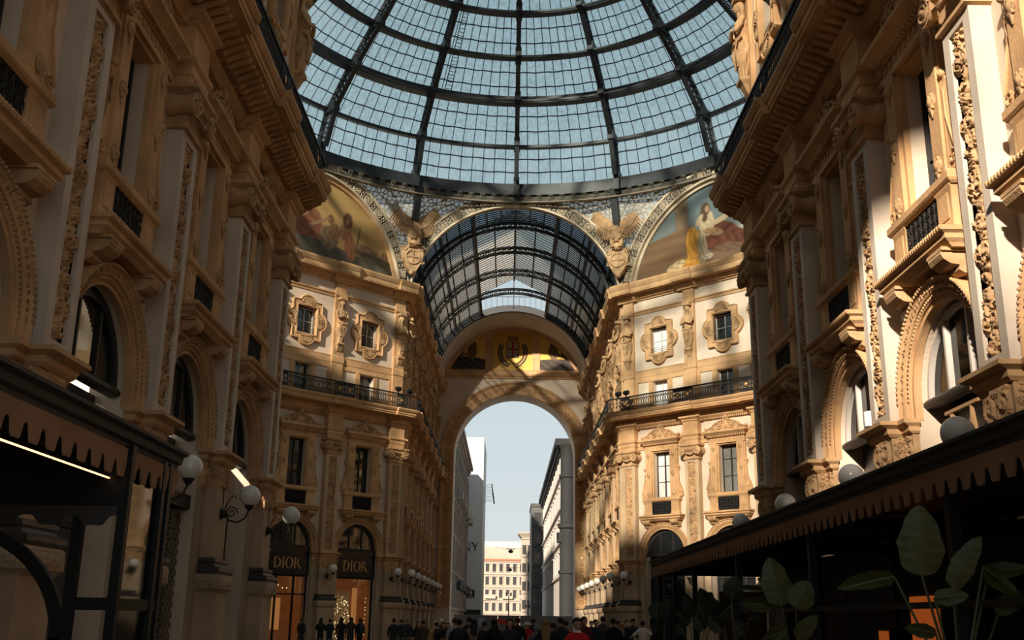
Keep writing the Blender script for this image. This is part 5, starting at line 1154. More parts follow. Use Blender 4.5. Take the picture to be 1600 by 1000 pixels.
def plant(label, px, Y, leaves, m, base_x=None):
    b0 = at(px, 1000, Y); org = Vector((b0.x, Y, 0)); t = thing('potted_banana_plant', label, 'plant', 'broad leaved plants before the long awning', org)
    part(t, 'planter', MB().rloft([(.24, .24, 0), (.28, .28, .5), (.26, .26, .52)], 0, -.24).mesh('planter', POT))
    for (ax, ay), (bx, by), wpx, dr, dy, tw in leaves:
        p0, p1 = at(ax, ay, Y + dy), at(bx, by, Y + dy + random.uniform(-.12, .12)); wd = wpx * (Y + dy) / FPX
        lf = part(t, 'leaf', leaf_mesh(p0, p1, wd, dr, org, m, tw))
        q0, q1 = p0 - org, p1 - org; g = (q0 + q1) / 2
        part(lf, 'midrib', MB().tube([(q0.x, -q0.y - .0, q0.z), tuple((q0 + (q1 - q0) * .5 + Vector((0, -.012, 0)))[i] * (1, -1, 1)[i] for i in range(3)), (q1.x, -q1.y, q1.z)], .012, 5, .004).mesh('midrib', STEM))
        part(t, 'stem', MB().tube([(.04 * random.uniform(-1, 1), 0, .45), (q0.x * .35, -q0.y * .4, .5 + (q0.z - .5) * .55), (q0.x, -q0.y, q0.z)], .016, 6, .01).mesh('stem', STEM))
random.seed(11)
plant('banana plant with one huge upright leaf, nearest under the long awning', 1492, 8.9, [((1440, 899), (1436, 789), 66, .05, 0, 0), ((1397, 901), (1309, 921), 30, -.12, .1, .5), ((1489, 920), (1533, 839), 38, .06, -.1, .4), ((1460, 934), (1514, 930), 26, -.1, -.15, .2), ((1536, 886), (1594, 930), 30, -.14, 0, .4), ((1545, 893), (1606, 886), 26, -.1, .2, .3), ((1462, 990), (1415, 981), 22, -.1, -.2, .2), ((1560, 960), (1602, 925), 34, .05, .3, .5)], LEAF)
plant('banana plant with an upright leaf and a folded leaf, second along the long awning', 1243, 13.6, [((1221, 946), (1202, 871), 44, .05, 0, 0), ((1244, 951), (1263, 908), 42, .05, -.1, .2), ((1246, 999), (1278, 962), 26, .04, -.2, .3), ((1216, 944), (1160, 944), 26, -.1, .2, .3), ((1228, 985), (1190, 1000), 20, -.1, -.2, .2), ((1205, 926), (1150, 920), 12, -.12, .1, .8)], LEAF)
plant('dark leafy plant between the second banana plant and the round leaved plant', 1150, 15.8, [((1143, 936), (1152, 900), 32, .05, 0, .2), ((1142, 946), (1118, 968), 24, -.05, 0, .3), ((1142, 945), (1172, 940), 20, -.1, .1, .4), ((1125, 960), (1093, 918), 30, .1, .2, .5), ((1128, 985), (1108, 962), 24, .05, -.2, .2), ((1170, 968), (1186, 962), 20, -.1, -.1, .3), ((1150, 985), (1165, 975), 26, -.1, -.1, .3)], LEAF2)
plant('dark slender plant near the far end of the long awning', 1086, 19.5, [((1082, 966), (1071, 926), 20, .05, 0, .2), ((1078, 975), (1055, 952), 18, -.08, 0, .3), ((1098, 965), (1112, 925), 26, .05, .2, .4), ((1100, 985), (1085, 960), 22, .0, -.2, .2), ((1110, 980), (1120, 952), 24, .0, .1, .2), ((1070, 990), (1058, 975), 18, 0, 0, .2)], LEAF2)
plant('round leaved dark plant at the far corner of the long awning', 1033, 24.5, [((1025, 966), (1028, 938), 26, .02, 0, .1), ((1024, 979), (1030, 962), 22, .02, .1, .1), ((1030, 985), (1015, 976), 12, 0, 0, .3), ((1028, 1000), (1022, 988), 22, 0, 0, .1), ((1040, 975), (1046, 935), 26, .02, .2, .2)], LEAF2)
# ---------------------------------------------------------------- street beyond the arch
GREYS = mat('grey_plaster', (.25, .21, .18), .9, var=.2, vs=.3); GREYD = mat('dark_cladding', (.10, .10, .095), .7, var=.2, vs=.3); CREAMW = mat('cream_render', (.40, .33, .27), .9, var=.12, vs=.3); WHITEW = mat('white_sheet', (.5, .5, .5), .9); LITP = mat('white_plaster', (.52, .46, .41), .9); TURR_SHADE = mat('turret_stone_shade', (.022, .022, .022), .8, var=.2, vs=.4); REDT = mat('red_tile', (.4, .17, .1), .8); STW = glass_dark('street_window', (.05, .05, .05), .1)  # turret stone near black: its shade is put into the colour
def win_mesh(w_, h_, m1, rail=False):
    b = MB().box(-w_ / 2 - .18, w_ / 2 + .18, 0, .14, -.15, 0).box(-w_ / 2 - .18, -w_ / 2, 0, .1, 0, h_).box(w_ / 2, w_ / 2 + .18, 0, .1, 0, h_).box(-w_ / 2 - .25, w_ / 2 + .25, 0, .25, h_, h_ + .22)
    return b.mesh('window', m1), MB().box(-w_ / 2, w_ / 2, -.05, .03, 0, h_).box(-.05, .05, .03, .07, 0, h_).mesh('pane', STW)
def building(name, label, x0, x1, y0, y1, h, m, faces, corn=(1.0, 1.6), cm=None, extra=None):
    t = thing(name, label, 'building', 'buildings along the street', ((x0 + x1) / 2, (y0 + y1) / 2, 0)); hx, hy = (x1 - x0) / 2, (y1 - y0) / 2
    part(t, 'walls', MB().box(-hx, hx, -hy, hy, 0, h).mesh('walls', m)); c, ch = corn
    b = MB().box(-hx - c, hx + c, -hy - c, hy + c, h - ch * .4, h).box(-hx - c * .6, hx + c * .6, -hy - c * .6, hy + c * .6, h - ch * .75, h - ch * .4).box(-hx - c * .25, hx + c * .25, -hy - c * .25, hy + c * .25, h - ch, h - ch * .75)
    part(t, 'cornice', b.mesh('cornice', cm or m))
    for face, cols, rows, z0, dz, ww, wh, wm in faces:
        ln = 2 * hx if face == 'S' else 2 * hy; fm, pm = win_mesh(ww, wh, wm)
        b = MB()
        for r in range(rows + 1): b.box(-ln / 2, ln / 2, 0, .3, z0 + r * dz - .75, z0 + r * dz - .45)
        rz = {'S': 0, 'W': -PI / 2, 'E': PI / 2}[face]; pos = {'S': (0, -hy), 'W': (-hx, 0), 'E': (hx, 0)}[face]
        o = part(t, 'string_courses', b.mesh('string_courses', wm)); o.location = (*pos, 0); o.rotation_euler = (0, 0, rz)
        for r in range(rows):
            for k in range(cols):
                u = -ln / 2 + ln * (k + .5) / cols; q = part(t, 'window', fm)
                q.location = (pos[0] + u * math.cos(rz), pos[1] + u * math.sin(rz), z0 + r * dz); q.rotation_euler = (0, 0, rz); part(q, 'pane', pm)
    return t, hx, hy
pt, phx, phy = building('palace', 'grey palace with deep cornice beside the white sheeted tower', -24, -8.2, 150, 205, 30, GREYS, [('E', 10, 5, 3.5, 5.1, 1.5, 2.8, GREYS), ('S', 5, 5, 3.5, 5.1, 1.5, 2.8, GREYS)])
b = MB()
for y in (-20, -9, 2, 13, 24): b.box(phx, phx + 1.3, -y - 1.6, -y + 1.6, 18.6, 19.0).box(phx + 1.2, phx + 1.3, -y - 1.6, -y + 1.6, 19.0, 20.0).box(phx, phx + .35, -y - 2.6, -y - 2.0, 3, 27).box(phx, phx + .35, -y + 2.0, -y + 2.6, 3, 27)
part(pt, 'balconies', b.mesh('balconies', GREYS))
part(pt, 'bay_window', MB().rloft([(1.2, 1.2, 11.2), (2.2, 2.3, 12.2), (2.4, 2.5, 12.6), (2.4, 2.5, 15.8), (1.9, 2.0, 16.6)], 0, 0).mesh('bay_window', SHOPDARK), 'dark glazed bay window'); q = pt.children[-1]; q.location = (phx, 8, 0); q.rotation_euler = (0, 0, PI / 2)
for y in (-22, -12, 0, 12): part(pt, 'wall_lantern', MB().box(phx, phx + 1.4, -y - .05, -y + .05, 6.2, 6.3).lathe([(.1, 5.4), (.4, 5.6), (.45, 6.6), (.08, 7.0)], 8, (phx + 1.2, -y, 0)).mesh('wall_lantern', IRON))
t, hx, hy = building('sheeted_tower', 'tall building wrapped in plain white sheeting with large dark letters', -13, -5.2, 208, 232, 36.5, WHITEW, [], (.05, .3))
lt = letters('NY', 1.7, 0, .05, 0, 0).mesh('lettering', BLACK); o = part(t, 'lettering', lt, 'large dark letters'); o.location = (9.1 - 7.35, -12.05, 14.2)
o = part(t, 'sign', MB().box(-.75, .75, 0, .1, 0, 1.5).mesh('sign', BLACK), 'square black sign'); o.location = (9.1 - 7.2, -12.05, 5.4); part(o, 'lettering', letters('M', .75, .1, .03, 0, .5).box(-.45, .45, .1, .13, .22, .3).mesh('lettering', CURTAIN))
o = part(t, 'shop_strip', MB().box(-3.9, 3.9, 0, .1, 0, 3.2).mesh('shop_strip', SHOPDARK)); o.location = (0, -12.02, 0)
t2 = thing('banner_frame', 'curved dark banner frame sticking out of the white sheeted tower', 'frame', None, (-5.22, 210, 24.5))
for k in range(8): part(t2, 'strut', MB().tube([(0, 0, .45 * k - .9), (.9, 0, .45 * k - .35), (1.7, 0, .45 * k - .35)], .035, 4).mesh('strut', IRON))
part(t2, 'banner', MB().prism([(1.55, 3.1), (1.8, 3.0), (2.05, 1.2), (2.35, -.9), (2.1, -1.0), (1.8, 1.0)], -.1, .1).mesh('banner', BLACK))
building('corner_house', 'pale street house with projecting cornice on the sunlit side of the street', 7.9, 30, 161, 246, 28.5, LITP, [('W', 12, 4, 8.5, 5.0, 1.5, 2.9, LITP)], (.95, 2.4), TURR_SHADE)
t = thing('stone_turret', 'grey stone turret with balcony at the near corner of the pale street house', 'building', 'buildings along the street', (8.7, 158.6, 0))
part(t, 'walls', MB().box(-.8, 12, -1.2, .8, 0, 27).mesh('walls', TURR_SHADE)); part(t, 'shaft', MB().lathe([(1.25, 0), (1.25, 8), (1.45, 8.1), (1.45, 8.5), (1.2, 8.6), (1.2, 14.5), (1.5, 14.7), (1.5, 15.3), (1.15, 15.5), (1.1, 22), (1.3, 22.2), (1.3, 22.6), (1.1, 22.7), (1.1, 26.4), (1.5, 27)], 18, (0, .8, 0)).mesh('shaft', TURR_SHADE, 0, SM))
part(t, 'balcony', MB().box(-1.6, .4, -.4, 1.6, 12.6, 12.9).box(-1.6, .4, 1.5, 1.6, 12.9, 14).box(-1.6, -1.5, -.4, 1.6, 12.9, 14).box(-1.7, 12, -1.4, 1.6, 27, 27.6).mesh('balcony', TURR_SHADE))
building('dark_office', 'dark grey office block with pale windows at the end of the street', 5.4, 14, 250, 270, 28, GREYD, [('S', 3, 5, 5, 4.6, 1.7, 2.4, GREYD)], (.2, .5))
building('small_house', 'narrow cream house between the far palace and the dark office block', 3.4, 9, 272, 280, 23, CREAMW, [('S', 4, 4, 4, 4.5, 1.0, 2.2, CREAMW)], (.9, 1.2))
t, hx, hy = building('far_palace', 'cream palace with attic and balconies closing the end of the street', -12, 12, 290, 310, 17.2, CREAMW, [('S', 13, 4, 3.6, 3.4, .95, 2.1, CREAMW)], (.6, .8), REDT)
part(t, 'attic', MB().box(-hx + .3, hx - .3, -hy + .4, hy, 17.2, 20.2).mesh('attic', CREAMW)); am = MB().box(-.35, .35, 0, .1, 0, 1.2).mesh('attic_window', STW)
for k in range(17): o = part(t, 'attic_window', am); o.location = (-hx + 1 + k * 1.37, -hy + .4, 18.1)
part(t, 'roof_terrace', MB().box(-hx + 2, 4, -hy + 2, hy, 20.2, 21.8).mesh('roof_terrace', LITP)); bm2 = MB().box(-1.4, 1.4, 0, 1.0, -.15, 0).box(-1.4, 1.4, .95, 1.0, 0, .9)
bme = bm2.mesh('balcony', CREAMW)
for k in range(5): o = part(t, 'balcony', bme); o.location = (-hx + 2.8 + 4.6 * k, -hy, 6.9)
for k, (px, y, yt, lab) in enumerate(((795, 180, 926, 'tall dark street lamp post in front of the cream palace'), (825, 215, 945, 'shorter dark street lamp post beside the dark office block'))):
    p = at(px, yt, y); t = thing('street_lamp', lab, 'lamp', 'street lamps beyond the arch', (p.x, y, 0)); part(t, 'pole', MB().lathe([(.2, 0), (.14, 1), (.09, 1.2), (.07, p.z - .5)], 8).mesh('pole', IRON)); part(t, 'lantern', MB().box(-.45, .45, -.1, .1, p.z - .55, p.z - .45).box(-.5, -.25, -.14, .14, p.z - .5, p.z).box(.25, .5, -.14, .14, p.z - .5, p.z).mesh('lantern', IRON))
for k, (px, py, y) in enumerate(((798, 861, 200), (797, 890, 240))):
    p = at(px, py, y); t = thing('hanging_lamp', f'dark street lantern hanging on a wire over the street, the {"upper" if k == 0 else "lower"} one', 'lamp', 'hanging street lanterns', p); part(t, 'lantern', MB().lathe([(.1, .3), (.5, 0), (.35, -.35), (.05, -.4)], 10).box(-.8, .8, -.06, .06, .3, .42).mesh('lantern', IRON)); part(t, 'wire', MB().tube([(-5.1 - p.x + (0 if k == 0 else 0), 0, .9), (0, 0, .38), (8 - p.x, 0, .9)], .02, 4).mesh('wire', IRON))
HOARD = mat('hoarding', (.20, .195, .19), .5, metal=.2)
for k in range(6):
    t = thing('hoarding_panel', ['grey ribbed hoarding panel nearest the shaded jamb of the street arch', 'grey ribbed hoarding panel second from the shaded jamb', 'grey ribbed hoarding panel third from the shaded jamb', 'grey ribbed hoarding panel third from the sunlit jamb', 'grey ribbed hoarding panel second from the sunlit jamb', 'grey ribbed hoarding panel nearest the sunlit jamb of the street arch'][k], 'fence', 'hoarding panels under the street arch', (-5.3 + 2.1 * k + 1.1, 103.2, 0)); b = MB().box(-1.03, 1.03, 0, .03, 0, 1.85)
    for i in range(14): b.box(-1.0 + .145 * i, -.94 + .145 * i, .03, .06, .1, 1.8)
    part(t, 'sheet', b.mesh('sheet', HOARD)); part(t, 'rail', MB().box(-1.05, 1.05, -.03, .06, 1.85, 1.92).mesh('rail', HOARD))
t = thing('poster', 'blue and white poster on the grey hoarding', 'poster', None, (-2.5, 103.145, 1.2)); part(t, 'sheet', MB().box(-.45, .45, 0, .02, -.55, .5).mesh('sheet', mat('poster_blue', (.05, .12, .25), .6))); b = MB()
for q in range(4): b.box(-.35, .3 - .1 * q, .02, .03, .3 - .2 * q, .38 - .2 * q)
part(t, 'print', b.mesh('print', CURTAIN))
# ---------------------------------------------------------------- people
def skin_mesh(name, J, E_, sub=1, root=0):
    me = bpy.data.meshes.new('tmp'); me.from_pydata([j[:3] for j in J], E_, []); o = bpy.data.objects.new('tmp', me); C.objects.link(o)
    o.modifiers.new('s', 'SKIN'); sm = o.modifiers.new('d', 'SUBSURF'); sm.levels = sub; sm.render_levels = sub
    if not me.skin_vertices: 
        pass
    sv = me.skin_vertices[0].data
    for i, j in enumerate(J): sv[i].radius = (j[3], j[4] if len(j) > 4 else j[3]); sv[i].use_root = (i == root)
    dg = bpy.context.evaluated_depsgraph_get(); dg.update(); r = bpy.data.meshes.new_from_object(o.evaluated_get(dg)); r.name = name
    bpy.data.objects.remove(o); r.shade_smooth(); return r
# body facing -Y (towards the camera); z up; 1.70 m tall
def pose(arm='down', stride=.0):
    hL = {'down': [(.20, 0, 1.38), (.25, .02, 1.12), (.24, -.06, .88)], 'bent': [(.20, 0, 1.38), (.26, .03, 1.12), (.10, -.24, 1.14)], 'phone': [(.20, 0, 1.38), (.27, -.05, 1.14), (.12, -.26, 1.36)], 'hips': [(.20, 0, 1.38), (.40, .05, 1.18), (.2, -.05, 1.02)]}[arm]
    T = [(0, 0, .95, .10, .07), (0, 0, 1.12, .10, .07), (0, .005, 1.3, .13, .085), (0, .01, 1.42, .11, .075), (0, .0, 1.49, .055, .055), (0, -.02, 1.54, .058, .066), (0, -.015, 1.60, .079, .094), (0, -.005, 1.665, .078, .092), (0, 0, 1.705, .05, .06)]
    return T, hL, stride
def body_meshes(arm, stride, hem, hooded=False):
    T, hL, st = pose(arm, stride); J = list(T); E_ = [(i, i + 1) for i in range(len(T) - 1)]
    def limb(root, pts):
        k = root
        for p in pts: J.append(p); E_.append((k, len(J) - 1)); k = len(J) - 1
        return k
    for s_ in (-1, 1):
        a = hL if not (arm == 'phone' and s_ < 0) else [(.20, 0, 1.38), (.25, .02, 1.12), (.22, -.1, .9)]
        e = limb(2, [(s_ * a[0][0] * .85, a[0][1], a[0][2], .07), (s_ * a[0][0], a[0][1], a[0][2] - .06, .058), (s_ * a[1][0], a[1][1], a[1][2], .045), (s_ * a[2][0], a[2][1], a[2][2], .03)])
        h = Vector(J[e][:3]); d = (h - Vector(J[e - 1][:3])).normalized(); pl = h + d * .07; J.append((*pl, .034, .018)); E_.append((e, len(J) - 1)); pe = len(J) - 1
        sd = d.cross(Vector((0, 1, .3))).normalized()
        for q, ln in ((-.024, .06), (-.008, .075), (.008, .07), (.024, .055)):
            a1 = pl + sd * q + d * .03; a2 = pl + sd * q + d * (.03 + ln) + Vector((0, -.015, 0)); J.append((*a1, .009)); E_.append((pe, len(J) - 1)); J.append((*a2, .008)); E_.append((len(J) - 2, len(J) - 1))
        th = h + d * .03 + sd * .035; J.append((*th, .01)); E_.append((e, len(J) - 1)); th2 = th + d * .04 + sd * .015; J.append((*th2, .008)); E_.append((len(J) - 2, len(J) - 1))
        y = s_ * st; limb(0, [(s_ * .09, 0, .86, .06), (s_ * .1, y * .4, .5, .05), (s_ * .1, y + .05 * abs(st), .09, .04), (s_ * .11, y - .13, .035, .032)])
    J.append((0, -.118, 1.585, .014)); E_.append((6, len(J) - 1))                    # nose
    for s_ in (-1, 1): J.append((s_ * .084, .005, 1.6, .014, .022)); E_.append((6, len(J) - 1))   # ears
    body = skin_mesh('person', J, E_)
    J = [(0, 0, hem - .14, .195, .15), (0, 0, hem, .195 if hem < .8 else .185, .15), (0, 0, 1.1, .18, .14), (0, .0, 1.3, .2, .145), (0, .01, 1.43, .15, .11), (0, 0, 1.5, .075, .075)]; E_ = [(0, 1), (1, 2), (2, 3), (3, 4), (4, 5)]
    for s_ in (-1, 1):
        a = hL if not (arm == 'phone' and s_ < 0) else [(.20, 0, 1.38), (.25, .02, 1.12), (.22, -.1, .9)]; k = 3
        for p in ((s_ * a[0][0] * .9, a[0][1], a[0][2], .085), (s_ * a[0][0] * 1.05, a[0][1], a[0][2] - .07, .075), (s_ * a[1][0], a[1][1], a[1][2], .062), (s_ * (a[2][0] * .9 + a[1][0] * .1), a[2][1] * .9 + a[1][1] * .1, a[2][2] * .9 + a[1][2] * .1, .045)): J.append(p); E_.append((k, len(J) - 1)); k = len(J) - 1
    coat_ = skin_mesh('coat', J, E_, root=3)
    J = [(0, 0, 1.0, .145, .11)]; E_ = []
    for s_ in (-1, 1):
        k = 0; y = s_ * st
        for p in ((s_ * .085, 0, .84, .088), (s_ * .1, y * .4, .5, .072), (s_ * .1, y + .05 * abs(st), .12, .058)): J.append(p); E_.append((k, len(J) - 1)); k = len(J) - 1
    tr = skin_mesh('trousers', J, E_); return body, coat_, tr
def hair_mesh(kind):
    b = MB()
    if kind == 'short': b.ball((0, -.018, 1.655), .104, 14, 9, (.93, 1.04, .92)); b.v = [(x, max(y, -.07 - .2 * max(0, z - 1.66)), max(z, 1.61 - y * .7)) for x, y, z in b.v]
    elif kind == 'long':
        b.ball((0, -.02, 1.655), .105, 14, 9, (.95, 1.04, .92)); b.v = [(x, max(y, -.065 - .2 * max(0, z - 1.66)), max(z, 1.61 - y * .7)) for x, y, z in b.v]
        b.add([(x * k, o, z) for z, k, o0 in ((1.66, 1, -.05), (1.56, 1.02, -.085), (1.42, 1.12, -.12), (1.28, 1.05, -.15), (1.2, .7, -.15)) for x, o in [(.1 * math.cos(a), o0 - .05 * math.sin(a) + (.03)) for a in [PI * i / 8 for i in range(9)]]], [(r * 9 + i, r * 9 + i + 1, r * 9 + 10 + i, r * 9 + 9 + i) for r in range(4) for i in range(8)])
    elif kind == 'hat': b.lathe([(.19, 1.645), (.185, 1.655), (.1, 1.665), (.098, 1.72), (.07, 1.75), (.01, 1.752)], 16)
    elif kind == 'beanie': b.ball((0, 0, 1.65), .102, 14, 9, (.95, 1.03, .95)); b.v = [(x, y, max(z, 1.615)) for x, y, z in b.v]
    elif kind == 'cap': b.ball((0, 0, 1.645), .1, 14, 9, (.95, 1.03, .85)); b.v = [(x, y, max(z, 1.63)) for x, y, z in b.v]; b.box(-.07, .07, .08, .18, 1.628, 1.64)
    return b.mesh('hair' if kind in ('short', 'long') else 'hat', mat('hair_dark', (.012, .008, .006), .6), 0, SM)
SKIN = mat('skin', (.46, .25, .16), .6); HAIRM = {k: hair_mesh(k) for k in ('short', 'long', 'hat', 'beanie', 'cap')}
BODIES = {}; SHOES = {}
def get_body(arm, st, hem):
    k = (arm, st, hem)
    if k not in BODIES:
        BODIES[k] = body_meshes(arm, st, hem)
        for me, m in zip(BODIES[k], (SKIN, mat('cloth_black', (.012, .012, .014), .85), mat('cloth_black', (.012, .012, .014), .85))): me.materials.clear(); me.materials.append(m)
    return BODIES[k]
BAG = MB().rloft([(.13, .0, 1.0), (.15, .16, 1.02), (.14, .17, 1.25), (.11, .12, 1.42), (.09, .02, 1.45)], 0, -.0); BAG.v = [(x, -y + .13, z) for x, y, z in BAG.v]; BAGM = BAG.mesh('backpack', mat('bag', (.02, .02, .022), .8))
COL = dict(black=(.012, .012, .014), navy=(.014, .018, .032), green=(.014, .022, .02), brown=(.07, .042, .028), beige=(.26, .17, .11), grey=(.12, .12, .125), palegrey=(.3, .29, .28), orange=(.42, .12, .03), red=(.50, .012, .014), white=(.62, .56, .5), yellow=(.45, .26, .08), maroon=(.12, .015, .02), denim=(.05, .07, .11), charcoal=(.03, .03, .034))
HC = dict(dark=(.012, .008, .006), brown=(.05, .026, .014), blond=(.26, .15, .075), grey=(.22, .21, .2), white=(.62, .57, .5), red=(.25, .02, .02), black=(.008, .008, .008))
def setm(o, name, c): o.material_slots[0].link = 'OBJECT'; o.material_slots[0].material = mat(name, c, .85)
PEOPLE = [  # px, top y, distance, facing (deg, 0 = towards the camera), coat, trousers, hair kind, hair colour, arm, hem, bag, label
 (472, 966, 54, 150, 'charcoal', 'navy', 'cap', 'red', 'down', .7, 0, 'person in dark coat and red cap passing the lit shop door'),
 (502, 966, 52, 180, 'black', 'black', 'long', 'dark', 'bent', .8, 0, 'person with long dark hair and black coat, first in the row before the shop'),
 (516, 968, 53, 200, 'navy', 'black', 'short', 'dark', 'bent', .8, 0, 'person in navy jacket with arms folded before the shop pilaster'),
 (534, 965, 50, 175, 'black', 'navy', 'long', 'dark', 'down', .7, 0, 'person with long hair in black coat before the sparkling window, beside the navy jacket'),
 (549, 965, 50, 190, 'charcoal', 'black', 'long', 'brown', 'down', .7, 0, 'person with long brown hair in charcoal coat before the sparkling window'),
 (563, 967, 50, 215, 'black', 'black', 'long', 'brown', 'bent', .8, 1, 'person with backpack at the edge of the sparkling window'),
 (616, 967, 44, 170, 'green', 'denim', 'short', 'dark', 'down', .85, 0, 'person in dark green jacket standing apart beside the corner pilaster'),
 (628, 968, 46, 190, 'black', 'denim', 'short', 'dark', 'down', .85, 0, 'person in black jacket between the green jacket and the white collar'),
 (637, 966, 43, 160, 'charcoal', 'palegrey', 'short', 'grey', 'down', .9, 0, 'person with grey hair and charcoal jacket beside the corner pilaster'),
 (654, 972, 42, 20, 'black', 'black', 'long', 'dark', 'bent', .85, 0, 'person with dark hair and black coat holding hands together, by the lamp row'),
 (662, 970, 40, 180, 'brown', 'black', 'short', 'dark', 'down', .7, 0, 'person in long brown coat by the lamp row'),
 (682, 971, 38, 200, 'yellow', 'black', 'beanie', 'white', 'down', .75, 1, 'person in mustard coat and white woollen hat'),
 (690, 968, 46, 170, 'brown', 'black', 'short', 'white', 'down', .85, 0, 'person with white hair behind the mustard coat'),
 (694, 973, 34, 10, 'black', 'black', 'long', 'dark', 'bent', .85, 0, 'person in black coat next to the mustard coat'),
 (700, 974, 40, 0, 'maroon', 'black', 'long', 'brown', 'bent', .85, 0, 'person in maroon top next to the black coat'),
 (711, 967, 33, 185, 'palegrey', 'black', 'short', 'brown', 'down', .85, 0, 'person in pale grey jacket seen from behind'),
 (718, 968, 28, 175, 'black', 'charcoal', 'short', 'dark', 'bent', .85, 1, 'large person in black jacket with backpack before the hoarding'),
 (733, 965, 34, 200, 'navy', 'black', 'short', 'dark', 'down', .85, 0, 'person in navy jacket before the hoarding'),
 (741, 968, 33, 180, 'beige', 'brown', 'long', 'dark', 'down', .6, 0, 'person in long beige coat with dark hair seen from behind'),
 (757, 972, 33, 165, 'beige', 'black', 'short', 'brown', 'down', .7, 1, 'person in beige jacket with bag before the blue poster'),
 (772, 968, 29, 200, 'black', 'black', 'long', 'dark', 'down', .8, 0, 'person in black coat before the red banner'),
 (797, 968, 26, 0, 'charcoal', 'black', 'long', 'brown', 'bent', .85, 0, 'person facing the camera with hands together in grey jacket'),
 (809, 966, 34, 170, 'black', 'black', 'short', 'brown', 'down', .8, 0, 'person in black coat behind the grey jacket'),
 (824, 973, 37, 10, 'red', 'black', 'hat', 'white', 'down', .9, 0, 'person in red top wearing a pale brimmed hat'),
 (833, 967, 40, 190, 'black', 'black', 'cap', 'black', 'down', .85, 0, 'person in black with dark cap beside the pale hat'),
 (838, 978, 31, 180, 'grey', 'denim', 'short', 'grey', 'down', .85, 0, 'short person in grey jacket beside the pale hat'),
 (853, 969, 25, 180, 'black', 'black', 'long', 'blond', 'down', .8, 0, 'person with long blond hair and black coat seen from behind'),
 (864, 972, 27, 180, 'navy', 'black', 'beanie', 'grey', 'down', .85, 0, 'person in grey woollen hat next to the blond hair'),
 (876, 966, 30, 200, 'charcoal', 'black', 'short', 'brown', 'down', .85, 0, 'person in charcoal jacket next to the grey woollen hat'),
 (884, 971, 33, 180, 'orange', 'black', 'short', 'brown', 'down', .85, 0, 'person in orange jacket half hidden behind the red jacket'),
 (913, 965, 30, 30, 'maroon', 'black', 'long', 'dark', 'down', .85, 0, 'person with dark hair in maroon jacket behind the red jacket'),
 (924, 971, 44, 0, 'charcoal', 'black', 'short', 'brown', 'down', .85, 0, 'small distant person in charcoal by the sunlit piers'),
 (931, 969, 36, 20, 'navy', 'black', 'short', 'dark', 'down', .85, 0, 'person in navy jacket before the sunlit piers'),
 (942, 964, 37, 180, 'brown', 'brown', 'short', 'dark', 'down', .75, 0, 'tall person in long brown coat before the sunlit piers'),
 (958, 967, 31, 175, 'black', 'black', 'short', 'dark', 'down', .85, 0, 'broad person in black jacket before the plinth of the sunlit corner'),
 (966, 970, 38, 150, 'charcoal', 'black', 'short', 'dark', 'down', .85, 0, 'person in charcoal between the black jacket and the long fair hair'),
 (971, 974, 34, 170, 'navy', 'black', 'long', 'blond', 'bent', .85, 0, 'person with long fair hair and navy coat before the plinth'),
 (979, 970, 37, 10, 'black', 'black', 'short', 'dark', 'bent', .85, 0, 'person facing the camera in black before the plinth'),
 (989, 967, 38, 20, 'charcoal', 'black', 'cap', 'black', 'down', .85, 0, 'person in charcoal with a dark cap before the shopfront'),
 (1004, 971, 37, 180, 'white', 'black', 'short', 'dark', 'hips', .95, 0, 'person in white shirt with hands on hips'),
 (902, 967.5, 19.5, 4, 'red', 'black', 'short', 'dark', 'down', .85, 0, 'person in bright red jacket walking towards the camera'),
]
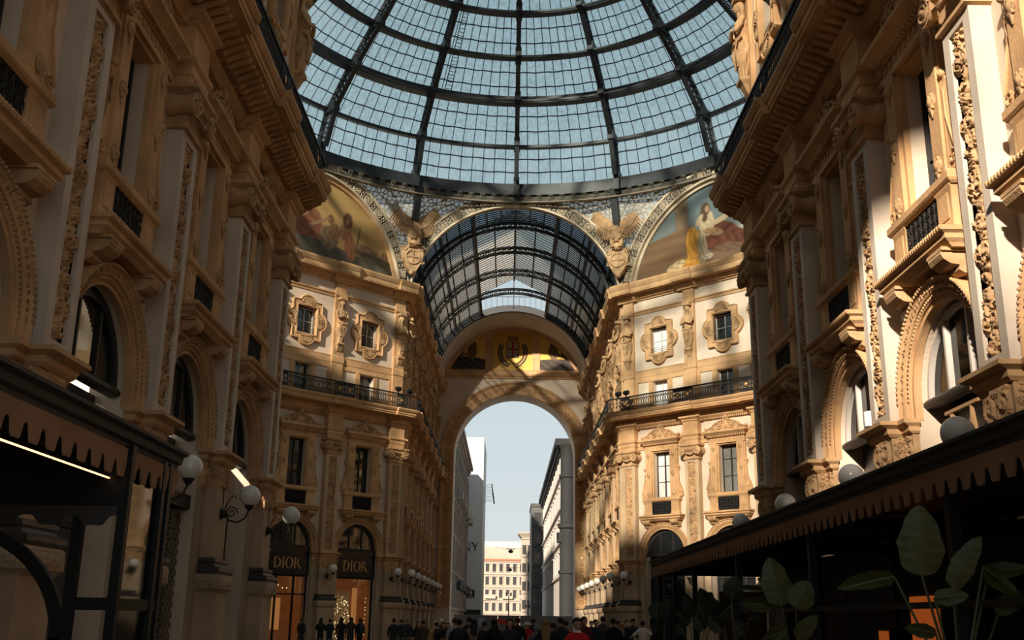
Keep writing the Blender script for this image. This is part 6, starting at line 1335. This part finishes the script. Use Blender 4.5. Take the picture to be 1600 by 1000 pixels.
for k, (px, ty, Y, face, co, tr, hk, hc, arm, hem, bag, lab) in enumerate(PEOPLE):
    p = at(px, ty, Y); hgt = p.z; s_ = max(1.4, min(1.9, hgt)) / 1.715
    t = thing('person', lab, 'person', 'people in the arcade' if 0 else None, (p.x, p.y, 0), math.radians(face)); t.scale = (s_, s_, s_)
    st = .22 if k % 5 == 0 or co == 'red' else .04
    bd, ct, ts = get_body(arm, st, hem); q = part(t, 'body', bd)
    o = part(q, 'coat', ct); setm(o, 'cloth_' + co, COL[co]); o = part(q, 'trousers', ts); setm(o, 'cloth_' + tr, COL[tr])
    if co == 'beige' and hk == 'long': pass
    o = part(q, 'hair' if hk in ('short', 'long') else 'hat', HAIRM[hk]); setm(o, ('hair_' if hk in ('short', 'long') else 'hat_') + hc, HC[hc])
    if hk in ('hat', 'cap', 'beanie') : o = part(q, 'hair', HAIRM['short']); setm(o, 'hair_brown', HC['brown']); o.scale = (.97, .97, .97); o.location = (0, 0, .03)
    if st not in SHOES: b = MB(); [b.ball((q_ * .11, -(q_ * st - .07), .05), .055, 10, 6, (.95, 2.3, .95)) for q_ in (-1, 1)]; SHOES[st] = b.mesh('shoes', mat('shoe', (.015, .013, .012), .5), 0, PI)
    part(q, 'shoes', SHOES[st])
    if bag: part(t, 'backpack', BAGM)
    if co == 'red' and Y < 22:
        eb = MB()
        for sd in (-1, 1): eb.ball((sd * .034, .098, 1.615), .011, 8, 6, (1.3, .7, .8)); 
        part(q, 'eyes', eb.mesh('eyes', mat('eye_dark', (.02, .015, .012), .3))); eb = MB()
        for sd in (-1, 1): eb.box(sd * .034 - .022, sd * .034 + .022, .09, .108, 1.634, 1.642)
        part(q, 'eyebrows', eb.mesh('eyebrows', mat('hair_dark', HC['dark']))); part(q, 'mouth', MB().box(-.026, .026, .08, .098, 1.545, 1.553).mesh('mouth', mat('lip', (.25, .09, .07), .5)))
        part(q, 'shirt_collar', MB().lathe([(.085, 1.47), (.074, 1.505), (.06, 1.51)], 14, (0, .0, 0)).mesh('shirt_collar', CURTAIN))
t = thing('red_banner', 'red cloth banner hanging on the hoarding', 'banner', None, (-.95, 103.145, 1.35)); part(t, 'cloth', MB().prism([(-.9, .35), (.9, .1), (.85, -.3), (-.5, -.1)], 0, .03).mesh('cloth', mat('red_cloth', (.5, .05, .03), .8)))
